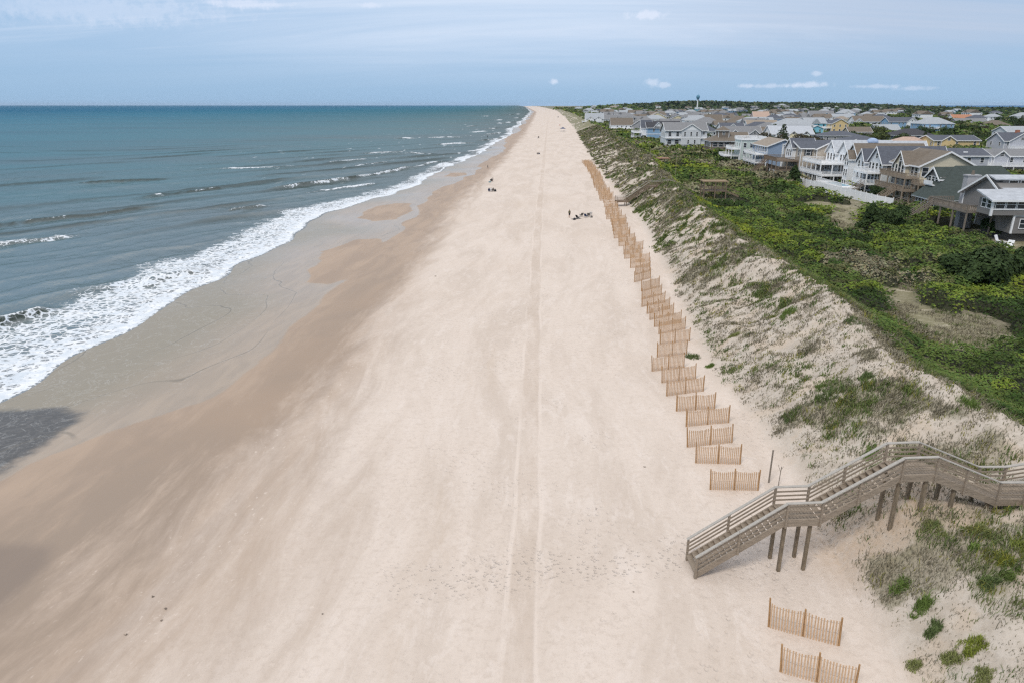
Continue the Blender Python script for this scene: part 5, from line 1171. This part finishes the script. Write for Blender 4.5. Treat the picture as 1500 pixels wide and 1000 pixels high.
def leaf_cards(P0, Nn, size, col, rng, squash=.75):
    n = len(P0); t = rng.normal(size=(n,3)); nn = Nn+rng.normal(size=(n,3))*.38; nn /= np.linalg.norm(nn, axis=1)[:,None]
    u = np.cross(nn, t); u /= np.linalg.norm(u, axis=1)[:,None]+1e-9; w = np.cross(nn, u)
    s = (size*rng.uniform(.6,1.35,n))[:,None]
    k = rng.uniform(.55,1.0,(n,4,1)); bend = rng.uniform(-.3,.5,(n,1))*nn
    q = np.stack([P0+(u*s)*k[:,0], P0+(w*s*squash)*k[:,1]+bend*s, P0-(u*s)*k[:,2], P0-(w*s*squash)*k[:,3]+bend*s], 1)
    return q.reshape(-1,3), np.arange(4*n).reshape(n,4), np.repeat(col, 4, 0)
def veg_cols(x, y, ia, ib, ic, it, inland, woods, rng):
    n = len(x); reg = fbm(x*.035+3, y*.022, 3, 251)+.35*fbm(x*.12, y*.12, 2, 255); g2 = fbm(x*.05-7, y*.035, 3, 261)
    v = x-crest(y); br = reg+.45*np.exp(-(v/13)**2)-.35*sst(90, 260, y)*.6
    pick = ia*.55+ib*.4+br*.75
    pick = pick-.35*np.exp(-((x-72)/16)**2-((y-92)/22)**2)
    idx = np.where(pick > .66, 0, np.where(pick > .14, 1, 2)); idx = np.where(g2+ic*.5+ib*.2+.2*sst(130, 220, y) > .90, 3, idx); idx = np.where((g2+ic*.35+.25*sst(120, 260, y) > .55) & (idx == 1), 2, idx)
    idx = np.where((ib > .91) | (ic < .09), 4, idx); idx = np.where((pick > 1.02), 5, idx)
    it2 = np.where(it > .62, 1, np.where(it > .40, 4, np.where(it > .25, 2, 1))); idx = np.where(rng.random(n) < inland*.85, it2, idx); idx = np.where(rng.random(n) < woods*.8, np.where(it > .5, 4, 2), idx)
    c = PAL[idx]*(1+.85*(ib-.5))[:,None]*rng.uniform(.92,1.08,n)[:,None]
    c = c*(1+.06*rng.normal(size=(n,3)))
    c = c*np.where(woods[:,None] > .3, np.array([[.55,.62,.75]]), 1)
    return np.clip(c, .01, .6)
def scrub(name, d0, d1, kk, cs, label, seed, sizek):
    rng = np.random.default_rng(seed); n = int(cs*.98/kk**2*math.log(d1/d0))
    d = np.exp(rng.uniform(math.log(d0), math.log(d1), n)); a = rng.uniform(math.radians(1.5), math.radians(50), n); x = d*np.sin(a); y = d*np.cos(a)
    q = (x-crest(y) > .2); x, y, d = x[q], y[q], d[q]
    mk = (rng.random(len(x)) < scrub_mask(x, y)) & not_built(x, y, 1.3); x, y, d = x[mk], y[mk], d[mk]
    h, ia, ib, ic, it, inl, wo = scrub_h(x, y); e = .35
    hx = scrub_h(x+e, y)[0]; hy = scrub_h(x, y+e)[0]; G = ground_h(x, y); s = sizek*d
    mv = scrub_mask(x, y); dep = rng.random(len(x))**2*.55*np.minimum(1.3, .4+h*.35); dep = np.where(mv < .97, rng.random(len(x))*h*.95, dep); ok = (h > .12) & ((domes(x, y, 2.0, 210)[0] > .22) | (rng.random(len(x)) < .25))
    P0 = np.stack([x+rng.normal(size=len(x))*s*.5, y+rng.normal(size=len(x))*s*.5, G+h-dep+s*.2], -1); nn = np.stack([-(hx-h)/e, -(hy-h)/e, np.ones(len(x))], -1); nn /= np.linalg.norm(nn, axis=1)[:,None]
    nn = nn+np.array([0,-.25,.3]); col = veg_cols(x, y, ia, ib, ic, it, inl, wo, rng)
    V, F, Cc = leaf_cards(P0[ok], nn[ok], s[ok], col[ok], rng)
    # low stems and shade below the leaves: a solid layer
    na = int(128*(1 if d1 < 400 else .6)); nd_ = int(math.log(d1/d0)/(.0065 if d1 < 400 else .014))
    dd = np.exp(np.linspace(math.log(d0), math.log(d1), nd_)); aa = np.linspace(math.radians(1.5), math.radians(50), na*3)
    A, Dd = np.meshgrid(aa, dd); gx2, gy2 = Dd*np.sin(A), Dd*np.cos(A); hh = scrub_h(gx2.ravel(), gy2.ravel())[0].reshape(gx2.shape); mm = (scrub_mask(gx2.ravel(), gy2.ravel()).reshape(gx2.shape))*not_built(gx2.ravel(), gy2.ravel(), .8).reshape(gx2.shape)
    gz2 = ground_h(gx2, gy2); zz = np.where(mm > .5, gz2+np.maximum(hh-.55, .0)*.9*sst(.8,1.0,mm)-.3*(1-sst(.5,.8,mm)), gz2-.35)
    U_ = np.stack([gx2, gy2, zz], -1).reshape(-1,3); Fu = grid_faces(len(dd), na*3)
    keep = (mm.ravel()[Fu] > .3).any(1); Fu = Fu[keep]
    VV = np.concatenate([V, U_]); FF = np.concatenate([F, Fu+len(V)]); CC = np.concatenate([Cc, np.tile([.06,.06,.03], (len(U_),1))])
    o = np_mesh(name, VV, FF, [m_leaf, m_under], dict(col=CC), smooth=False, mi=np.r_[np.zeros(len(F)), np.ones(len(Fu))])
    tag(o, label, None, None, 'stuff'); return o
scrub('dune_scrub', 34, 330, .0029, 1.8, 'dense low green and olive scrub behind the dune', 1, .0023)
scrub('town_greenery', 330, 1150, .0040, 1.5, 'green scrub and low trees between the houses', 2, .0031)
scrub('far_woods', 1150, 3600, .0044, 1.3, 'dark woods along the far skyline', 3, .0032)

# grass of the dune: fine blades in tufts
def blades(x, y, z, n_b, hgt, wid, spread, cols, rng, lean=.5):
    n = len(x); k = n_b; X0 = np.repeat(x, k)+rng.normal(size=n*k)*np.repeat(spread, k)*.42; Y0 = np.repeat(y, k)+rng.normal(size=n*k)*np.repeat(spread, k)*.42
    Z0 = ground_h(X0, Y0)-.03; H = np.repeat(hgt, k)*rng.uniform(.45,1.1,n*k); a = rng.uniform(0, 2*math.pi, n*k); L = H*lean*rng.uniform(.1,1.2,n*k)
    ox, oy = np.cos(a)*L+.18*H, np.sin(a)*L; w = np.repeat(wid, k)*rng.uniform(.7,1.3,n*k)/2; b_ = rng.uniform(0, math.pi, n*k); wx, wy = np.cos(b_)*w, np.sin(b_)*w
    base = np.stack([X0,Y0,Z0],-1); mid_ = base+np.stack([ox*.35,oy*.35,H*.62],-1); tip = base+np.stack([ox,oy,H*(.95-.2*rng.random(n*k))],-1); W3 = np.stack([wx,wy,0*wx],-1)
    V = np.stack([base-W3, base+W3, mid_+W3*.8, mid_-W3*.8, tip+W3*.25, tip-W3*.25], 1).reshape(-1,3); i = np.arange(n*k)*6
    F = np.concatenate([np.stack([i,i+1,i+2,i+3],-1), np.stack([i+3,i+2,i+4,i+5],-1)])
    c = np.repeat(np.repeat(cols, k, 0)*rng.uniform(.75,1.25,(n*k,1)), 6, 0)
    return V, F, c
GREEN = np.array([(.115,.155,.045),(.095,.13,.042),(.15,.165,.065)]); DEAD = np.array([(.235,.21,.145),(.175,.155,.11),(.30,.27,.195)])
def dune_grass(name, y0, y1, dens, nb, seed, label, hm=1., wk=.0010):
    rng = np.random.default_rng(seed); n = int((y1-y0)*46*dens); y = rng.uniform(y0, y1, n); wd_ = np.maximum(crest(y)-toe(y), 6); s = rng.uniform(-.05, 1.0, n); x = toe(y)+s*(wd_+11)
    x += rng.normal(size=n)*.3; cv = dune_cover(x, y); sp = .30+.12*(x-toe(y) > 1); keep = rng.random(n) < np.maximum(cv, sp*(x-toe(y) > .8)*.55)*(1-.5*sst(wd_+6, wd_+12, x-toe(y)))
    x, y, cv = x[keep], y[keep], cv[keep]; n = len(x); g = fbm(x*.22+5, y*.16, 3, 301)+.5*fbm(x*.9, y*.9, 2, 305)+rng.normal(size=n)*.22+.12*sst(60, 100, y)*(1-sst(120, 200, y))-.16*sst(130, 260, y)
    isg = g > .12; cols = np.where(isg[:,None], GREEN[rng.integers(0,3,n)], DEAD[rng.integers(0,3,n)]); d = np.hypot(x, y)
    yel = rng.random(n) < .08; cols[yel] = (.22,.21,.05)
    hgt = np.where(isg, rng.uniform(.28,.62,n), rng.uniform(.18,.5,n))*hm*(.7+.5*cv); wid = np.maximum(.022, wk*d)
    V, F, c = blades(x, y, None, nb, hgt, wid, np.where(isg, .42, .55), cols, rng, .7)
    o = np_mesh(name, V, F, m_leaf, dict(col=c), smooth=False); return tag(o, label, None, None, 'stuff')
dune_grass('dune_grass', 18, 75, 8.0, 15, 21, 'tufts of green and dry grass on the near dune', 1.0)
dune_grass('dune_grass', 75, 190, 3.6, 11, 22, 'olive grass on the middle dune face', 1.15)
dune_grass('dune_grass', 190, 620, 1.2, 9, 23, 'thin dry grass on the far dune', 1.5, .0011)
def clearing_grass():
    rng = np.random.default_rng(31); X_, Y_ = [], []
    for cp in CLEAR[:2]:
        a = np.array(cp); n = 2600; x = rng.uniform(a[:,0].min(), a[:,0].max(), n); y = rng.uniform(a[:,1].min(), a[:,1].max(), n)
        k = (sdf(cp, x, y) > -1.5) & (fbm(x*.35, y*.25, 3, 401) > -.12); X_.append(x[k]); Y_.append(y[k])
    x = np.concatenate(X_); y = np.concatenate(Y_); n = len(x); g = fbm(x*.3, y*.3, 2, 405)+rng.normal(size=n)*.2 > .2
    cols = np.where(g[:,None], GREEN[rng.integers(0,3,n)], DEAD[rng.integers(0,3,n)]); V, F, c = blades(x, y, None, 8, rng.uniform(.2,.5,n), np.full(n, .06), np.full(n, .6), cols, rng, .9)
    tag(np_mesh('clearing_grass', V, F, m_leaf, dict(col=c), smooth=False), 'dry grass in the sandy clearings of the scrub', None, None, 'stuff')
clearing_grass()
# single plants that stand out on the sand
def clump(px, py, z, r, h, green, label, n=60, cat='plant'):
    rng = np.random.default_rng(int(px*13+py)); x, y = gp(px, py, z); n1 = n
    for _ in range(4): z = gz(x, y); x, y = gp(px, py, z)
    cols = np.array([green]*n1)*rng.uniform(.8,1.25,(n1,1)); lob = rng.integers(0, 4, n1); la = rng.uniform(0, 6.28, 4); lr = rng.uniform(.2, .9, 4)*r; ang = rng.uniform(0, 6.28, n1); rr = r*.55*np.sqrt(rng.random(n1)); ox = (lr*np.cos(la))[lob]; oy = (lr*np.sin(la))[lob]; hl = rng.uniform(.5, 1.1, 4)[lob]
    V, F, c = blades(x+ox+rr*np.cos(ang), y+oy+rr*np.sin(ang), None, 9, hl*h*(1-.45*(rr/r)**2), np.full(n1, .03), np.full(n1, .14), cols, rng, .6)
    o = np_mesh('dune_plant', V-np.array([x,y,z]), F, m_leaf, dict(col=c), smooth=False); o.location = (x,y,z); tag(o, label, cat, 'plants standing out on the dune')
G1, G2, G3, G4 = (.125,.18,.045), (.19,.205,.075), (.11,.145,.055), (.20,.185,.13)
for a in [(1316,866,3.,.45,.5,G1,'bright green plant left in the foreground dune thicket'),(1341,893,3.,.5,.55,G1,'bright green plant below the left foreground one'),(1364,925,3.,.32,.45,G3,'small dark green tuft alone on the sand below the foreground thicket'),
          (1426,778,5.,.55,.5,G2,'light green plant at the crest of the foreground dune'),(1366,797,4.5,.55,.4,G2,'yellow green patch left on the foreground dune shoulder'),(1420,806,5.,.3,.4,G1,'small green plant between the yellow green foreground patches'),
          (1461,826,5.,.5,.5,(.22,.23,.04),'yellowest plant at the right of the foreground dune'),(1492,822,5.,.5,.5,(.19,.22,.05),'yellow green plant at the right picture edge'),(1416,948,3.6,.5,.45,(.19,.22,.04),'light green plant low in the foreground'),
          (1478,842,5.,.35,.4,G1,'rounded green plant right in the foreground'),(1450,860,4.6,.35,.4,G3,'dark green plant right of the foreground thicket'),(1340,975,3.,.3,.3,G2,'sparse pale tuft near the bottom edge'),(1395,965,3.4,.35,.35,G2,'sparse green tuft right of the pale bottom tuft'),(1443,990,4.,.4,.35,G2,'grassy tuft at the bottom right edge'),
          (1016,523,2.8,.75,.55,G3,'dark green mound beside the fences'),(1040,537,2.9,.4,.4,G1,'small green plant right of the dark mound by the fences'),(1152,484,5.,.9,.6,G1,'green clump in the upper middle of the dune face'),(1215,590,5.,1.5,.7,G3,'biggest dark green patch on the dune face'),
          (1210,563,5.2,.9,.5,G1,'bright green top of the biggest dark patch'),(1272,648,5.5,.8,.5,G1,'bright green patch above the stairs'),(1156,612,3.6,.6,.5,G3,'green plant low on the dune face left of the big patch'),(1076,498,3.2,.45,.5,G2,'yellow green plant near the dune foot beyond the stalk'),
          (1243,497,6.5,.7,.4,G3,'dark green plant near the sandy crest'),(1408,587,7.5,.8,.5,G1,'round dark green plant on the right crest'),(1270,552,6.,.7,.4,G3,'green plant right of the biggest dark patch')]: clump(*a)
tag(bpy.data.objects['dune_plant'], None)

# ------------------------------------------------------------------ trees
def tree_mesh(seed, H, R, n, col, kind):
    rng = np.random.default_rng(seed); nb = 16 if kind != 'pine' else 22; C0 = []; 
    for k in range(nb):
        t = (k+.5)/nb; a = k*2.4+rng.uniform(-.4,.4)
        if kind == 'pine': zz = H*(.16+.8*t); rr = R*(1-t)*.8*rng.uniform(.6,1.1)
        else: zz = H*(.32+.5*rng.random()); rr = R*.68*math.sqrt(rng.random())
        C0.append((rr*math.cos(a), rr*math.sin(a), zz, (R*.34*rng.uniform(.7,1.25))*(1-.35*t if kind == 'pine' else 1)))
    C0 = np.array(C0); q = rng.integers(0, nb, n); v = rng.normal(size=(n,3)); v /= np.linalg.norm(v, axis=1)[:,None]; v[:,2] = np.where(v[:,2] < -.3, -v[:,2], v[:,2])
    P0 = C0[q,:3]+v*C0[q,3:4]*rng.uniform(.72,1.06,n)[:,None]*np.array([1,1,.78]); tint = rng.uniform(.75,1.3,nb)[q]
    cc = np.array(col)[None]*tint[:,None]*rng.uniform(.75,1.25,(n,1))
    V, F, c = leaf_cards(P0, v+np.array([0,0,.4]), np.full(n, R*.085), cc, rng)
    tmp = np_mesh('crown', V, F, m_leaf, dict(col=c), smooth=False); me = tmp.data; bpy.data.objects.remove(tmp)
    m = MB(); m.tube([(0,0,-.5),(R*.03,0,H*.3),(0,R*.03,H*.72)], [R*.07,R*.05,R*.02], 7)
    for k in range(5): p = C0[k*3 % nb]; m.tube([(0,0,H*.25+.04*k*H),(p[0]*.5,p[1]*.5,(p[2]+H*.3)*.5),(p[0],p[1],p[2])], [R*.03,R*.022,R*.01], 5)
    return me, m.mesh('trunk', m_bark)
def tree(mesh, x, y, s, rz, label, group=None, name='tree', cat='tree'):
    r = empty(name, (x,y,gz(x,y)), rz, label, cat, group); r.scale = s if isinstance(s, tuple) else (s,)*3
    put('crown', mesh[0], r); put('trunk', mesh[1], r); return r
DK = (.042,.066,.024); MD = (.055,.075,.025)
big = [tree_mesh(41+k, 4.6, 4.0, 5200, DK, 'round') for k in range(2)]+[tree_mesh(45, 5.5, 2.6, 3600, DK, 'pine')]
def tp(px, py, z): return gp(px, py, z)
for px, py, z, mi_, s, lb in [(1428,416,4.,0,1.0,'dark spreading pine above the sandy clearing'),(1468,408,4.,1,.95,'dark spreading tree at the right of the pine above the clearing'),(1396,400,4.,1,.6,'smaller dark tree at the left of the spreading pine'),
     (1272,340,3.8,2,.95,'dark cedar right of the small sand patch'),(1300,336,3.8,1,.85,'broad dark tree between the white fence end and the cream house'),(1322,322,3.8,0,.65,'dark bush tree under the decks of the cream house'),
     (1385,318,3.8,0,.75,'green tree before the blind windows of the green roofed house'),(1445,322,3.6,1,.85,'tree with a pale ragged top under the sunroom'),(1462,346,3.6,0,.75,'dark low tree at the corner of the grey shingled house'),
     (1162,272,3.5,2,1.05,'pointed dark cedar at the left end of the white fence'),(1284,292,3.5,1,.6,'tree growing by the outside stair of the slate roofed house')]:
    x, y = tp(px, py, z); tree(big[mi_], x, y, s, px % 6, lb, 'dark trees and cedars by the houses', 'pine_tree' if mi_ == 2 else 'tree')
townk = [tree_mesh(61, 6.0, 3.6, 900, MD, 'round'), tree_mesh(62, 5.2, 4.2, 900, DK, 'round'), tree_mesh(63, 7.0, 3.0, 800, (.045,.062,.028), 'pine'), tree_mesh(64, 5.0, 3.8, 900, (.075,.09,.03), 'round'), tree_mesh(65, 5.6, 4.4, 900, (.085,.075,.045), 'round')]
TN = ['middle green round tree','dark green broad tree','tall grey green pine','light olive tree','brownish bare looking tree']
rt = random.Random(9); spots = [(1076,205,1),(1060,212,1),(1087,208,0),(1152,182,1),(1140,186,1),(1160,188,3),(1200,197,1),(1215,200,3),(1290,207,1),(1300,212,1),(1318,216,0),(1278,200,1),(1310,190,1),(1334,196,1),(1404,196,1),(1412,190,3),(1425,200,0),(1440,206,3),(1430,214,1),(1452,206,1),(1456,200,3),(1380,190,0),(1345,196,1),(1255,188,3),(1232,198,3),(1196,188,3),(1120,196,1),(1126,190,0),(1178,190,3),(1470,190,3),(1490,186,0),(1440,190,3),(1420,182,2),(1400,184,1),(1372,176,0),(1360,172,2),(1330,170,0),(1300,172,2),(1292,178,0),(1276,172,4),(1262,172,2),(1030,200,1),(1018,204,0),(1046,196,1)]
for i, (px, py, k) in enumerate(spots):
    x, y = gp(px, py, 3.5)
    if any(abs(x-f[0]) < f[2]+2.2 and abs(y-f[1]) < f[3]+2.2 for f in FOOT): y += 9
    if any(abs(x-f[0]) < f[2]+1.5 and abs(y-f[1]) < f[3]+1.5 for f in FOOT): continue
    tree(townk[k], x, y, rt.uniform(.85,1.5), rt.uniform(0,6), TN[k]+' standing among the houses of the nearer town rows', 'trees between the town houses')
n = 0
for k in range(900):
    if n > 150: break
    d = math.exp(rt.uniform(math.log(330), math.log(1500))); px = rt.uniform(900, 1500); x = (px-750)/1000*(d*.945+7)
    if x-float(crest(d)) < 45 or any(abs(x-f[0]) < f[2]+4 and abs(d-f[1]) < f[3]+4 for f in FOOT): continue
    k2 = rt.choice([0,1,1,2,3,4]); tree(townk[k2], x, d, rt.uniform(.9,1.7), rt.uniform(0,6), TN[k2]+' in the far greenery of the town', 'far trees of the town'); n += 1
# ------------------------------------------------------------------ the air
HZ = 0.000022
mh = bpy.data.materials.new('haze'); mh.use_nodes = True; nt = mh.node_tree; nt.nodes.remove(nt.nodes['Principled BSDF'])
pv_ = nt.nodes.new('ShaderNodeVolumePrincipled'); pv_.inputs['Density'].default_value = HZ; pv_.inputs['Color'].default_value = (.66,.78,.95,1); pv_.inputs['Anisotropy'].default_value = .2
nt.links.new(pv_.outputs[0], nt.nodes['Material Output'].inputs['Volume'])
m = MB(); m.box(-23000, 23500, -5000, 24000, -8, 64); hz = m.build('haze', mh, None); tag(hz, kind='stuff', label='thin sea haze over coast and town')
SC.cycles.volume_bounces = 0
